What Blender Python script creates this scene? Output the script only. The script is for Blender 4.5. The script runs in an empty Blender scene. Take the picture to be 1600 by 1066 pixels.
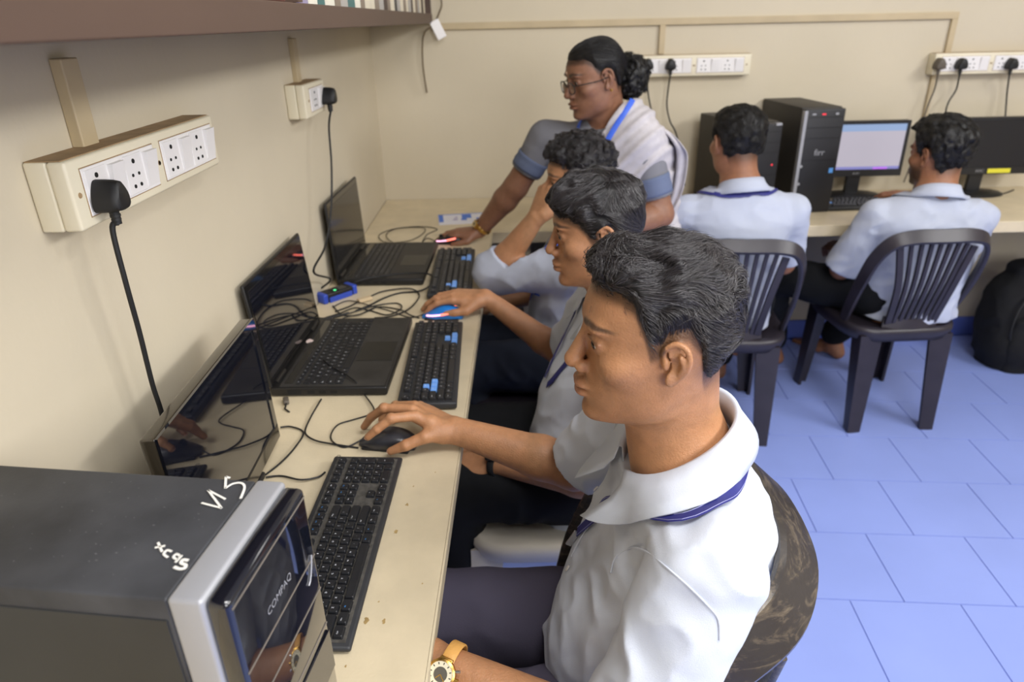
import bpy, bmesh, math, random
import numpy as np
from mathutils import Vector, Matrix
from mathutils.bvhtree import BVHTree
random.seed(7); np.random.seed(7)
SC = bpy.context.scene; COL = SC.collection
PI = math.pi
# ------------------------------------------------------------------ camera
CAM = np.array([.57, 0.0, 1.495]); PC0 = np.array([800., 533.])
_vy = np.array([790., 31.])-PC0; _vz = np.array([850., 2850.])-PC0
FPX = float(np.sqrt(-(_vy@_vz)))
_Y = np.array([*_vy, FPX]); _Y /= np.linalg.norm(_Y)
_Z = -np.array([*_vz, FPX]); _Z /= np.linalg.norm(_Z)
_X = np.cross(_Y, _Z); _X /= np.linalg.norm(_X)
ROT = np.stack([_X, _Y, _Z], 1)
def at(px, py, ax, v):
    "the point of the plane (axis ax = v) that is seen at a pixel of the photograph"
    d = ROT.T@np.array([px-PC0[0], py-PC0[1], FPX])
    return CAM+d*((v-CAM[ax])/d[ax])
def aX(px, py, v): return at(px, py, 0, v)
def aY(px, py, v): return at(px, py, 1, v)
def aZ(px, py, v): return at(px, py, 2, v)
cam = bpy.data.cameras.new('camera'); camo = bpy.data.objects.new('camera', cam); COL.objects.link(camo)
camo.matrix_world = Matrix([[ROT[0, i], -ROT[1, i], -ROT[2, i], CAM[i]] for i in range(3)]+[[0, 0, 0, 1]])
cam.sensor_width = 36; cam.lens = FPX/1600*36; cam.clip_start = .01
cam.dof.use_dof = True; cam.dof.focus_distance = .93; cam.dof.aperture_fstop = 5.0
SC.camera = camo
# ------------------------------------------------------------------ world, lamps, exposure
w = bpy.data.worlds.new('world'); SC.world = w; w.use_nodes = True
w.node_tree.nodes['Background'].inputs[0].default_value = (.9, .93, 1, 1)
w.node_tree.nodes['Background'].inputs[1].default_value = .3
def area(name, loc, target, sx, sy, power, col=(1, 1, 1)):
    l = bpy.data.lights.new(name, 'AREA'); l.shape = 'RECTANGLE'; l.size = sx; l.size_y = sy; l.energy = power; l.color = col
    o = bpy.data.objects.new(name, l); COL.objects.link(o); o.location = loc
    d = Vector(target)-Vector(loc); o.rotation_euler = d.to_track_quat('-Z', 'Y').to_euler()
    return o
area('right_key', (3.7, .2, 2.62), (.3, 1.0, 1.1), 2.2, .45, 46, (1, 1, 1))  # unseen key lamp on the right, placed by the shelf shadow, not a window
area('ceiling_tube_near', (1.35, .1, 2.83), (1.2, .5, 0), 1.4, .7, 27, (1, .99, .98))
area('ceiling_tube_far', (1.9, 2.0, 2.83), (1.9, 2.0, 0), 1.2, .4, 4, (1, .97, .93))
area('rear_fill', (1.9, -1.5, 1.9), (1.1, .9, .6), 1.6, 1.2, 34, (.97, .98, 1))  # fill light added behind the camera; no window stands there
SC.view_settings.view_transform = 'Standard'; SC.view_settings.look = 'None'
SC.view_settings.gamma = 1; SC.view_settings.use_curve_mapping = False; SC.view_settings.exposure = 0.62
SC.cycles.use_denoising = True; SC.cycles.max_bounces = 7
# ------------------------------------------------------------------ materials
def s2l(r, g, b):
    f = lambda c: (c/12.92 if c <= .04045 else ((c+.055)/1.055)**2.4)
    return tuple(f(x/255) for x in (r, g, b))
MATS = {}
def mat(name, col, rough=.5, metal=0, spec=.5, emit=None, emit_s=1, bump=None, var=None, coat=0, attr=None, sss=0, alpha=1, trans=0, aniso=None):
    """procedural material. bump=(scale,strength,detail), var=(scale,amount): darker/lighter noise of the base colour"""
    if name in MATS: return MATS[name]
    m = bpy.data.materials.new(name); m.use_nodes = True; MATS[name] = m
    nt = m.node_tree; b = nt.nodes['Principled BSDF']; L = nt.links
    b.inputs['Base Color'].default_value = (*col, 1); b.inputs['Roughness'].default_value = rough
    b.inputs['Metallic'].default_value = metal; b.inputs['Specular IOR Level'].default_value = spec
    b.inputs['Coat Weight'].default_value = coat
    if sss:
        b.inputs['Subsurface Weight'].default_value = sss; b.inputs['Subsurface Radius'].default_value = (1, .35, .2); b.inputs['Subsurface Scale'].default_value = .006
    if emit: b.inputs['Emission Color'].default_value = (*emit, 1); b.inputs['Emission Strength'].default_value = emit_s
    if alpha < 1: b.inputs['Alpha'].default_value = alpha
    if trans: b.inputs['Transmission Weight'].default_value = trans
    tc = nt.nodes.new('ShaderNodeTexCoord'); src = None
    co = tc.outputs['Object']
    if aniso:
        mp = nt.nodes.new('ShaderNodeMapping'); mp.inputs['Scale'].default_value = aniso; L.new(co, mp.inputs[0]); co = mp.outputs[0]
    if attr:
        a = nt.nodes.new('ShaderNodeAttribute'); a.attribute_name = attr; src = a.outputs['Color']; L.new(src, b.inputs['Base Color'])
    if var:
        n = nt.nodes.new('ShaderNodeTexNoise'); n.inputs['Scale'].default_value = var[0]; n.inputs['Detail'].default_value = 6; L.new(co, n.inputs['Vector'])
        r = nt.nodes.new('ShaderNodeMapRange'); r.inputs[1].default_value = .3; r.inputs[2].default_value = .7
        r.inputs[3].default_value = 1-var[1]; r.inputs[4].default_value = 1+var[1]*.5; L.new(n.outputs[0], r.inputs[0])
        mx = nt.nodes.new('ShaderNodeMix'); mx.data_type = 'RGBA'; mx.blend_type = 'MULTIPLY'; mx.inputs[0].default_value = 1
        if src: L.new(src, mx.inputs[6])
        else: mx.inputs[6].default_value = (*col, 1)
        L.new(r.outputs[0], mx.inputs[7]); L.new(mx.outputs[2], b.inputs['Base Color'])
    if bump:
        n = nt.nodes.new('ShaderNodeTexNoise'); n.inputs['Scale'].default_value = bump[0]; n.inputs['Detail'].default_value = bump[2] if len(bump) > 2 else 3; L.new(co, n.inputs['Vector'])
        bp = nt.nodes.new('ShaderNodeBump'); bp.inputs['Strength'].default_value = bump[1]; bp.inputs['Distance'].default_value = .002
        L.new(n.outputs[0], bp.inputs['Height']); L.new(bp.outputs[0], b.inputs['Normal'])
    return m
M_wall = mat('cream_wall_paint', s2l(206, 195, 172), .75, spec=.25, bump=(60, .25, 4), var=(2.2, .05))
M_floor = mat('blue_painted_tile', s2l(146, 164, 230), .38, spec=.4, var=(3, .06), bump=(9, .08, 2))
M_grout = mat('floor_grout', s2l(112, 128, 196), .8)
M_skirt = mat('blue_skirting_paint', s2l(92, 112, 196), .45, var=(5, .08))
M_ceil = mat('white_ceiling_paint', s2l(186, 182, 174), .9)
M_desk = mat('cream_laminate', s2l(214, 199, 168), .42, spec=.4, var=(14, .09), bump=(220, .18, 4))
M_deskedge = mat('cream_edge_band', s2l(200, 186, 156), .5, var=(30, .12))
M_stain = mat('desk_stain', s2l(176, 148, 96), .6, var=(90, .3))
M_cab = mat('brown_laminate', s2l(82, 63, 52), .55, var=(12, .12), aniso=(1, .15, 1))
M_box = mat('ivory_plastic', s2l(226, 217, 192), .45, var=(8, .05))
M_boxgrime = mat('ivory_plastic_dusty', s2l(160, 133, 98), .8, var=(25, .25))
M_white = mat('white_plastic', s2l(232, 229, 228), .35)
M_hole = mat('socket_hole', (.004, .004, .004), .8)
M_black = mat('black_plastic', s2l(28, 28, 30), .42, var=(30, .12))
M_rubber = mat('black_rubber', s2l(24, 24, 25), .55)
M_trunk = mat('cream_trunking', s2l(190, 172, 138), .55, var=(10, .1))
M_key = mat('black_keycap', s2l(26, 27, 31), .5, var=(60, .15))
M_key2 = mat('black_keycap_grey', s2l(34, 34, 37), .45, var=(60, .15))
M_keyblue = mat('blue_keycap', s2l(108, 160, 232), .4)
M_kbbase = mat('keyboard_case', s2l(44, 45, 48), .5, var=(40, .2))
M_dust = mat('dusty_key_well', s2l(76, 73, 68), .85, var=(120, .4))
M_leg = mat('key_legend_white', s2l(225, 228, 235), .6)
M_legb = mat('key_legend_blue', s2l(70, 150, 225), .6)
M_lap = mat('laptop_black', s2l(27, 26, 26), .42, var=(9, .25), bump=(400, .1, 2))
M_lapg = mat('laptop_glossy', (.006, .006, .007), .1, coat=.4)
M_scr = mat('glossy_dark_screen', (.005, .006, .012), .035, spec=.7, coat=.6)
M_scrlap = mat('laptop_dark_screen', (.012, .012, .014), .12, spec=.6)
M_bronze = mat('bronze_gloss_bezel', s2l(58, 52, 42), .18, spec=.6, coat=.5)
M_pcgrey = mat('charcoal_metal', s2l(70, 71, 75), .55, metal=.3, var=(11, .45), bump=(350, .06, 2))
M_pcside = mat('charcoal_metal_side', s2l(52, 53, 54), .5, metal=.3, var=(6, .25))
M_silver = mat('silver_plastic', s2l(168, 169, 174), .4, metal=.3)
M_gloss = mat('piano_black', (.006, .007, .012), .06, spec=.6, coat=.8)
M_mark = mat('white_marker', s2l(235, 232, 224), .7)
M_pcback = mat('dark_tower_panel', s2l(46, 42, 38), .55, var=(6, .15))
M_metal = mat('steel', (.6, .6, .6), .3, metal=1)
M_gold = mat('gold_metal', s2l(206, 164, 88), .28, metal=1)
M_mouse = mat('dark_mouse_plastic', s2l(50, 50, 55), .32, spec=.6)
M_mousein = mat('mouse_side', s2l(30, 30, 32), .5)
M_bluem = mat('blue_mouse_shell', s2l(30, 120, 205), .3)
M_glow = mat('mouse_red_light', (.9, .1, .08), .4, emit=(1, .18, .12), emit_s=1.6)
M_glowp = mat('mouse_pink_light', (.9, .5, .7), .4, emit=(1, .45, .65), emit_s=1.1)
# ------------------------------------------------------------------ mesh helpers
def link(o, parent=None):
    COL.objects.link(o)
    if parent is not None: o.parent = parent
    return o
def empty(name, loc=(0, 0, 0), rz=0):
    o = bpy.data.objects.new(name, None); o.location = loc; o.rotation_euler = (0, 0, rz); o.empty_display_size = .05
    return link(o)
def tag(o, label=None, cat=None, group=None, kind=None):
    if label: o['label'] = label
    if cat: o['category'] = cat
    if group: o['group'] = group
    if kind: o['kind'] = kind
    return o
def thing(name, label, cat, loc=(0, 0, 0), rz=0, group=None):
    return tag(empty(name, loc, rz), label, cat, group)
class MB:
    def __init__(s): s.v = []; s.f = []; s.m = []; s.ms = []
    def mi(s, m):
        if m not in s.ms: s.ms.append(m)
        return s.ms.index(m)
    def add(s, vs, fs, m, T=None):
        o = len(s.v); k = s.mi(m)
        if T is not None: vs = [tuple(T@Vector(v)) for v in vs]
        s.v += [tuple(map(float, v)) for v in vs]; s.f += [tuple(i+o for i in f) for f in fs]; s.m += [k]*len(fs)
        return s
    def box(s, lo, hi, m, T=None, bev=0, top=None):
        """box lo..hi; bev rounds it; top=(inset) narrows the top face"""
        x0, y0, z0 = lo; x1, y1, z1 = hi; t = top or 0
        if not bev:
            vs = [(x0, y0, z0), (x1, y0, z0), (x1, y1, z0), (x0, y1, z0), (x0+t, y0+t, z1), (x1-t, y0+t, z1), (x1-t, y1-t, z1), (x0+t, y1-t, z1)]
            fs = [(3, 2, 1, 0), (4, 5, 6, 7), (0, 1, 5, 4), (1, 2, 6, 5), (2, 3, 7, 6), (3, 0, 4, 7)]
            return s.add(vs, fs, m, T)
        bm = bmesh.new(); bmesh.ops.create_cube(bm, size=1)
        for v in bm.verts: v.co = Vector(((x0+x1)/2+v.co.x*(x1-x0), (y0+y1)/2+v.co.y*(y1-y0), (z0+z1)/2+v.co.z*(z1-z0)))
        if t:
            for v in bm.verts:
                if v.co.z > (z0+z1)/2: v.co.x += t if v.co.x < (x0+x1)/2 else -t; v.co.y += t if v.co.y < (y0+y1)/2 else -t
        bmesh.ops.bevel(bm, geom=bm.edges[:], offset=bev, segments=3, profile=.5, affect='EDGES')
        bm.verts.index_update()
        s.add([v.co[:] for v in bm.verts], [[v.index for v in f.verts] for f in bm.faces], m, T); bm.free(); return s
    def prism(s, poly, z0, z1, m, T=None, top=None):
        n = len(poly); tp = top or poly
        vs = [(x, y, z0) for x, y in poly]+[(x, y, z1) for x, y in tp]
        fs = [tuple(range(n-1, -1, -1)), tuple(range(n, 2*n))]+[(i, (i+1) % n, n+(i+1) % n, n+i) for i in range(n)]
        return s.add(vs, fs, m, T)
    def tube(s, path, r, m, n=8, T=None, cap=True):
        P = [Vector(p) for p in path]; vs = []; fs = []; N = len(P)
        R = r if hasattr(r, '__len__') else [r]*N
        t = (P[1]-P[0]).normalized(); u = t.orthogonal().normalized()
        for i in range(N):
            t = (P[min(i+1, N-1)]-P[max(i-1, 0)]); t = t.normalized() if t.length > 1e-9 else Vector((0, 0, 1))
            u = (u-t*u.dot(t)); u = u.normalized() if u.length > 1e-6 else t.orthogonal().normalized(); w = t.cross(u)
            for k in range(n):
                a = 2*PI*k/n; vs.append(P[i]+(u*math.cos(a)+w*math.sin(a))*R[i])
        for i in range(N-1):
            for k in range(n): fs.append((i*n+k, i*n+(k+1) % n, (i+1)*n+(k+1) % n, (i+1)*n+k))
        if cap: fs += [tuple(range(n-1, -1, -1)), tuple(range((N-1)*n, N*n))]
        return s.add(vs, fs, m, T)
    def lathe(s, prof, m, n=24, T=None):
        vs = [(r*math.cos(2*PI*k/n), r*math.sin(2*PI*k/n), z) for r, z in prof for k in range(n)]
        fs = [(i*n+k, i*n+(k+1) % n, (i+1)*n+(k+1) % n, (i+1)*n+k) for i in range(len(prof)-1) for k in range(n)]
        fs += [tuple(range(n-1, -1, -1)), tuple(range((len(prof)-1)*n, len(prof)*n))]
        return s.add(vs, fs, m, T)
    def band(s, path, nrm, wd, th, m, T=None):
        """a flat band along path: nrm = face normals, wd = widths, th = thickness; rounded-rectangle section"""
        P = [Vector(p) for p in path]; N = len(P); vs = []; fs = []
        wd = wd if hasattr(wd, '__len__') else [wd]*N; th = th if hasattr(th, '__len__') else [th]*N
        sec = [(-.5, -.2), (-.42, -.5), (.42, -.5), (.5, -.2), (.5, .2), (.42, .5), (-.42, .5), (-.5, .2)]; k = 8
        for i in range(N):
            t = (P[min(i+1, N-1)]-P[max(i-1, 0)]).normalized(); n = Vector(nrm[i] if hasattr(nrm[0], '__len__') else nrm)
            n = (n-t*n.dot(t)).normalized(); b = t.cross(n)
            for a, c in sec: vs.append(P[i]+b*a*wd[i]+n*c*th[i])
        for i in range(N-1):
            for j in range(k): fs.append((i*k+j, i*k+(j+1) % k, (i+1)*k+(j+1) % k, (i+1)*k+j))
        fs += [tuple(range(k-1, -1, -1)), tuple(range((N-1)*k, N*k))]
        return s.add(vs, fs, m, T)
    def mesh(s, name, smooth=False, ang=None):
        me = bpy.data.meshes.new(name); me.from_pydata(s.v, [], s.f)
        for m in s.ms: me.materials.append(m)
        me.polygons.foreach_set('material_index', s.m)
        bm = bmesh.new(); bm.from_mesh(me); bmesh.ops.recalc_face_normals(bm, faces=bm.faces[:]); bm.to_mesh(me); bm.free()
        if smooth:
            me.polygons.foreach_set('use_smooth', [True]*len(me.polygons))
            if ang: me.set_sharp_from_angle(angle=ang)
        me.update(); return me
    def build(s, name, parent=None, smooth=False, ang=math.radians(40)):
        return link(bpy.data.objects.new(name, s.mesh(name, smooth, ang)), parent)
def cr(pts, n=8, closed=False):
    "Catmull-Rom through the points"
    P = [np.array(p, float) for p in pts]; out = []; N = len(P)
    rng = range(N if closed else N-1)
    for i in rng:
        if closed: a, b, c, d = P[(i-1) % N], P[i], P[(i+1) % N], P[(i+2) % N]
        else: a, b, c, d = P[max(i-1, 0)], P[i], P[i+1], P[min(i+2, N-1)]
        for k in range(n):
            t = k/n; out.append(.5*((2*b)+(c-a)*t+(2*a-5*b+4*c-d)*t*t+(3*b-a-3*c+d)*t**3))
    if not closed: out.append(P[-1])
    return out
def Tm(loc=(0, 0, 0), rz=0, rx=0, ry=0):
    return Matrix.Translation(loc)@Matrix.Rotation(rz, 4, 'Z')@Matrix.Rotation(ry, 4, 'Y')@Matrix.Rotation(rx, 4, 'X')
# text glyph meshes (flat print), converted once
_TX = {}
def prep_text(strings, size=1.0):
    obs = []
    for t in strings:
        if t in _TX: continue
        c = bpy.data.curves.new('glyph', 'FONT'); c.body = t; c.size = 1; c.resolution_u = 2; c.align_x = 'CENTER'; c.align_y = 'CENTER'
        o = bpy.data.objects.new('glyph', c); COL.objects.link(o); obs.append((t, o, c))
    dg = bpy.context.evaluated_depsgraph_get(); dg.update()
    for t, o, c in obs:
        me = o.evaluated_get(dg).to_mesh(); _TX[t] = ([v.co[:] for v in me.vertices], [tuple(p.vertices) for p in me.polygons]); o.evaluated_get(dg).to_mesh_clear()
    for t, o, c in obs: bpy.data.objects.remove(o); bpy.data.curves.remove(c)
def text(mb, t, T, size, m):
    prep_text([t]); v, f = _TX[t]; mb.add([(x*size, y*size, 0) for x, y, z in v], f, m, T)
prep_text(sorted(set("`1234567890-=QWERTYUIOP[]\\ASDFGHJKL;'ZXCVBNM,./^<v>+*xOD")|{f'F{i}' for i in range(1, 13)}|set('Esc Prt Scr Brk Bksp Ins Hm PU Num Tab Del End PD Caps Enter Shift Ent Ctrl Win Alt Fn Mn COMPAQ firr acer AOC'.split())))
# ================================================================== the room
YB = 3.18; RX = 4.0; RY = -2.6; RZ = 2.88
def struct(name, mb, parent=None, **k): return tag(mb.build(name, parent, **k), kind='structure')
wl = MB().box((-.12, RY, 0), (0, YB+.12, RZ), M_wall); struct('wall_left', wl)
wb = struct('wall_back', MB().box((0, YB, 0), (RX, YB+.12, RZ), M_wall))
# solid unseen walls, no windows: the lamps behind and to the right hang inside
struct('wall_right', MB().box((RX, RY, 0), (RX+.12, YB+.12, RZ), M_wall))
struct('wall_front', MB().box((-.12, RY-.12, 0), (RX+.12, RY, RZ), M_wall))
struct('ceiling', MB().box((-.12, RY-.12, RZ), (RX+.12, YB+.12, RZ+.1), M_ceil))
floor = struct('floor', MB().box((-.12, RY-.12, -.1), (RX+.12, YB+.12, -.003), M_grout))
struct('baseboard_back', MB().box((.0, YB-.014, 0), (RX, YB, .1), M_skirt, bev=.004), smooth=True)
# painted floor tiles in running bond, laid a few degrees off the walls
def clip(poly, ax, v, keep_less):
    out = []
    for i in range(len(poly)):
        a, b = poly[i], poly[(i+1) % len(poly)]; ia = (a[ax] <= v) == keep_less; ib = (b[ax] <= v) == keep_less
        if ia: out.append(a)
        if ia != ib:
            t = (v-a[ax])/(b[ax]-a[ax]); out.append((a[0]+(b[0]-a[0])*t, a[1]+(b[1]-a[1])*t))
    return out
TA = math.radians(-4.7); ex = np.array([math.cos(TA), math.sin(TA)]); ey = np.array([-math.sin(TA), math.cos(TA)])
T0 = np.array([1.672, 1.713]); TW, TH = .2975, .2835
for j in range(-9, 7):
    for i in range(-7, 9):
        o = T0+ex*(i*TW+(TW/2 if j % 2 else 0))+ey*(j*TH); g = .0013
        q = [tuple(o+ex*a+ey*b) for a, b in ((g, -TH+g), (TW-g, -TH+g), (TW-g, -g), (g, -g))]
        c = np.mean(q, 0)
        if c[0] < .3 or c[1] < -.6: continue
        for ax, v, k in ((0, 0.001, False), (0, RX-.001, True), (1, YB-.016, True), (1, RY, False)):
            if q: q = clip(q, ax, v, k)
        if len(q) < 3: continue
        cc = np.mean(q, 0); top = [tuple(cc+(np.array(p)-cc)*(1-.0022)) for p in q]
        MB().prism(q, -.004, random.uniform(-.0003, 0), M_floor, top=top).build('tile', floor)
# cable trunking on the walls
def trunk(n, lo, hi): struct(n, MB().box(lo, hi, M_trunk, bev=.002))
trunk('trim_1', (.27, YB-.014, 1.462), (2.462, YB, 1.488))
trunk('trim_2', (1.215, YB-.014, 1.35), (1.24, YB, 1.462))
trunk('trim_3', (2.437, YB-.014, 1.33), (2.462, YB, 1.462))
trunk('trim_4', (2.405, YB-.012, .96), (2.424, YB, 1.25))
trunk('trim_5', (0, .93, 1.35), (.016, .968, 1.462))
trunk('trim_6', (0, 1.968, 1.35), (.014, 2.004, 1.462))
# ------------------------------------------------------------------ desks
t = thing('computer_desk', 'long cream laminate desk along the left wall under the laptops', 'desk', (.25, 1.2, 0))
P = Matrix.Translation((-.25, -1.2, 0))
ed = lambda y: .4515+.0236*(y-.6)
poly = [(0.002, -.35), (ed(-.35), -.35), (ed(2.6), 2.6), (0.002, 2.6)]
MB().prism(poly, .722, .75, M_desk, P).build('desktop', t)
b = MB(); b.add([(ed(-.35)+.0005, -.35, .721), (ed(2.6)+.0005, 2.6, .721), (ed(2.6)+.0005, 2.6, .7493), (ed(-.35)+.0005, -.35, .7493), (ed(-.35)+.0035, -.35, .723), (ed(2.6)+.0035, 2.6, .723), (ed(2.6)+.0035, 2.6, .7478), (ed(-.35)+.0035, -.35, .7478)],
      [(4, 5, 6, 7), (3, 2, 1, 0), (0, 1, 5, 4), (1, 2, 6, 5), (2, 3, 7, 6), (3, 0, 4, 7)], M_deskedge, P); b.build('edge_band', t)
for y in (-.3, 1.22, 2.5): MB().box((.02, y, 0), (.36, y+.03, .722), M_desk, P).build('support_panel', t)
st = MB()
for px, py, r in ((574, 969, .0045), (600, 971, .003), (636, 789, .003), (646, 760, .0016), (680, 738, .0014), (618, 831, .004), (540, 1041, .0016), (660, 912, .0012), (592, 940, .0015)):
    p = aZ(px, py, .7503); rr = [r*random.uniform(.5, 1.5) for _ in range(14)]
    st = MB(); st.add([(p[0]+rr[k]*math.cos(k*PI/7)*.8, p[1]+rr[k]*math.sin(k*PI/7)*1.2, .7503) for k in range(14)], [tuple(range(14))], M_stain, P); st.build('stain', t)
t = thing('rear_desk', 'cream desk along the back wall carrying towers and monitors', 'desk', (2, 2.9, 0)); P = Matrix.Translation((-2, -2.9, 0))
MB().box((.002, 2.601, .705), (3.9, YB-.001, .75), M_desk, P, bev=.003).build('desktop', t)
for x in (.62, 3.2): MB().box((x, 2.66, 0), (x+.03, 3.1, .705), M_desk, P).build('support_panel', t)
# ------------------------------------------------------------------ wall cabinet with books
t = thing('wall_cabinet', 'brown laminate wall shelf over the left desk, holding books', 'shelf', (.13, 1.5, 1.487)); P = Matrix.Translation((-.13, -1.5, -1.487))
MB().box((.002, -.4, 1.487), (.265, YB-.002, 1.524), M_cab, P, bev=.002).build('bottom_board', t)
MB().box((.002, YB-.022, 1.525), (.262, YB-.002, 1.95), M_cab, P).build('end_panel', t)
MB().box((.002, -.4, 1.95), (.265, YB-.002, 1.975), M_cab, P).build('top_board', t)
MB().box((.002, -.4, 1.525), (.262, -.38, 1.95), M_cab, P).build('end_panel', t)
MB().box((.002, 1.14, 1.525), (.264, 1.165, 1.95), M_cab, P).build('divider', t)
BK = [('cream', (214, 205, 184)), ('pale grey', (170, 166, 160)), ('dark brown', (70, 56, 50)), ('teal edged', (70, 110, 108)), ('off white', (224, 220, 206)), ('lilac', (150, 140, 170)), ('grey brown', (132, 118, 104)), ('charcoal', (60, 58, 58))]
y = 1.2; i = 0
order = [5, 4, 3, 4, 6, 1, 3, 4, 6, 0, 0, 6, 1, 2, 6, 0, 7, 1, 0, 6, 0, 1, 2, 0, 6, 1, 0, 2, 0, 7]
nth = ['first', 'second', 'third', 'fourth', 'fifth', 'sixth', 'seventh', 'eighth', 'ninth', 'tenth']
cnt = {}
while y < 3.1 and i < len(order):
    n, c = BK[order[i]]; th = [.07, .06, .05, .075, .05, .065][i % 6]; h = random.uniform(.24, .3); d = random.uniform(.19, .215)
    k = cnt.get(n, 0); cnt[n] = k+1
    o = thing('book', f'{n} book on the brown wall shelf, {nth[k]} {n} one from the near end', 'book', (.245-d/2, y+th/2, 1.5245), group='books on the wall shelf')
    m = mat('book_'+n.replace(' ', '_'), s2l(*c), .6, var=(20, .1))
    q = MB(); q.box((-d/2, -th/2, 0), (d/2, -th/2+.003, h), m); q.box((-d/2, th/2-.003, 0), (d/2, th/2, h), m); q.box((d/2-.004, -th/2+.003, 0), (d/2, th/2-.003, h), m); q.build('cover', o)
    MB().box((-d/2+.003, -th/2+.003, .003), (d/2-.004, th/2-.003, h-.004), M_white).build('pages', o)
    y += th+.004; i += 1
o = thing('storage_box', 'maroon carton lying on the brown shelf left of the books', 'box', (.16, .98, 1.5245))
mb_ = mat('maroon_card', s2l(112, 72, 62), .6, var=(60, .15))
MB().box((-.1, -.13, 0), (.095, .13, .09), mb_, bev=.003).build('carton', o); MB().box((-.102, -.132, .09), (.097, .132, .12), mb_, bev=.003).build('lid', o)
q = MB()
for k in range(5): q.box((.0955, -.05+k*.022, .03), (.0962, -.042+k*.022, .06+.01*(k % 2)), M_mark)
q.build('print', o)
# white adapter hanging at the end of the shelf, with its thin wire
o = thing('wire_tag', 'white tag hanging on a thin wire from the end of the shelf', 'tag', (.285, 3.13, 1.47))
q = MB().box((-.018, -.004, -.045), (.022, .004, .03), M_white, Tm(rz=.2, ry=-.45), bev=.003); q.build('tag_plate', o)
wire = [aY(684, -25, 3.13), aY(690, 5, 3.13), aY(686, 20, 3.13), aY(678, 38, 3.13), aY(664, 50, 3.12), aY(660, 70, 3.12), aY(661, 105, 3.13), aY(667, 145, 3.15)]
MB().tube([Vector(p)-Vector(o.location) for p in cr(wire, 6)], .0035, mat('brown_wire', s2l(96, 80, 58), .6), 6).build('wire', o, smooth=True)
# ------------------------------------------------------------------ sockets, plugs and their cords
def sock5(q, x, z, y):
    for dx, dz, r in ((0, .017, .0032), (-.0085, -.001, .0022), (.0085, -.001, .0022), (-.0085, -.016, .0026), (.0085, -.016, .0026)):
        q.lathe([(r, 0), (r, .0016)], M_hole, 10, Tm((x+dx, y+.0004, z+dz), rx=PI/2))
def socket_box(name, label, L, loc, rz, plates, depth=.05, H=.084):
    t = thing(name, label, 'socket box', loc, rz); y0 = -depth
    MB().box((0, -depth*.55, 0), (L, -.0005, H), M_box, bev=.003).build('back_box', t, smooth=True)
    MB().box((0, y0, 0), (L, -depth*.55, H), M_box, bev=.004).build('frame', t, smooth=True)
    MB().box((.003, y0+.006, H), (L-.003, -.002, H+.0012), M_boxgrime).build('dusty_top', t)
    for x0, x1 in plates:
        p = MB().box((x0, y0-.0015, .013), (x1, y0+.004, H-.013), M_white, bev=.001).build('faceplate', t)
        g = MB()
        for a, b_, c, d in ((x0-.0012, x0, .0118, H-.0118), (x1, x1+.0012, .0118, H-.0118), (x0, x1, .0118, .013), (x0, x1, H-.013, H-.0118)): g.box((a, y0-.0006, c), (b_, y0+.001, d), M_boxgrime)
        g.build('gap', t)
        n = max(1, round((x1-x0)/.1)); w_ = (x1-x0)/n
        for k in range(n):
            a = x0+k*w_; q = MB(); q.box((a+.004, y0-.003, .016), (a+w_*.56, y0-.001, H-.016), M_white, bev=.0008); sock5(q, a+w_*.29, H/2, y0-.003); q.build('socket', t)
            q = MB(); s0, s1 = a+w_*.62, a+w_-.004
            q.add([(s0, y0-.0015, .018), (s1, y0-.0015, .018), (s1, y0-.0015, H-.018), (s0, y0-.0015, H-.018), (s0, y0-.003, .018), (s1, y0-.003, .018), (s1, y0-.009, H-.018), (s0, y0-.009, H-.018)],
                  [(0, 1, 2, 3), (4, 7, 6, 5), (0, 4, 5, 1), (1, 5, 6, 2), (2, 6, 7, 3), (3, 7, 4, 0)], M_white); q.build('switch', t)
        for xs in (x0-.012, x1+.012):
            if .004 < xs < L-.004: MB().lathe([(.0036, 0), (.003, .0012)], M_boxgrime, 12, Tm((xs, y0, H/2), rx=PI/2)).build('screw', t)
    return t
socket_box('socket_box', 'large ivory double socket box on the left wall, nearest', .445, (0, .823, 1.27), PI/2, ((.026, .213), (.237, .43)))
socket_box('socket_box', 'small ivory single socket box on the left wall by the shelf', .212, (0, 1.876, 1.27), PI/2, ((.045, .19),))
socket_box('socket_box', 'white socket strip on the back wall behind the teacher', .482, (1.122, YB, 1.262), 0, ((.03, .23), (.252, .452)), .045)
socket_box('socket_box', 'white socket strip on the back wall above the black monitor', .482, (2.378, YB, 1.247), 0, ((.03, .23), (.252, .452)), .055)
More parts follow.
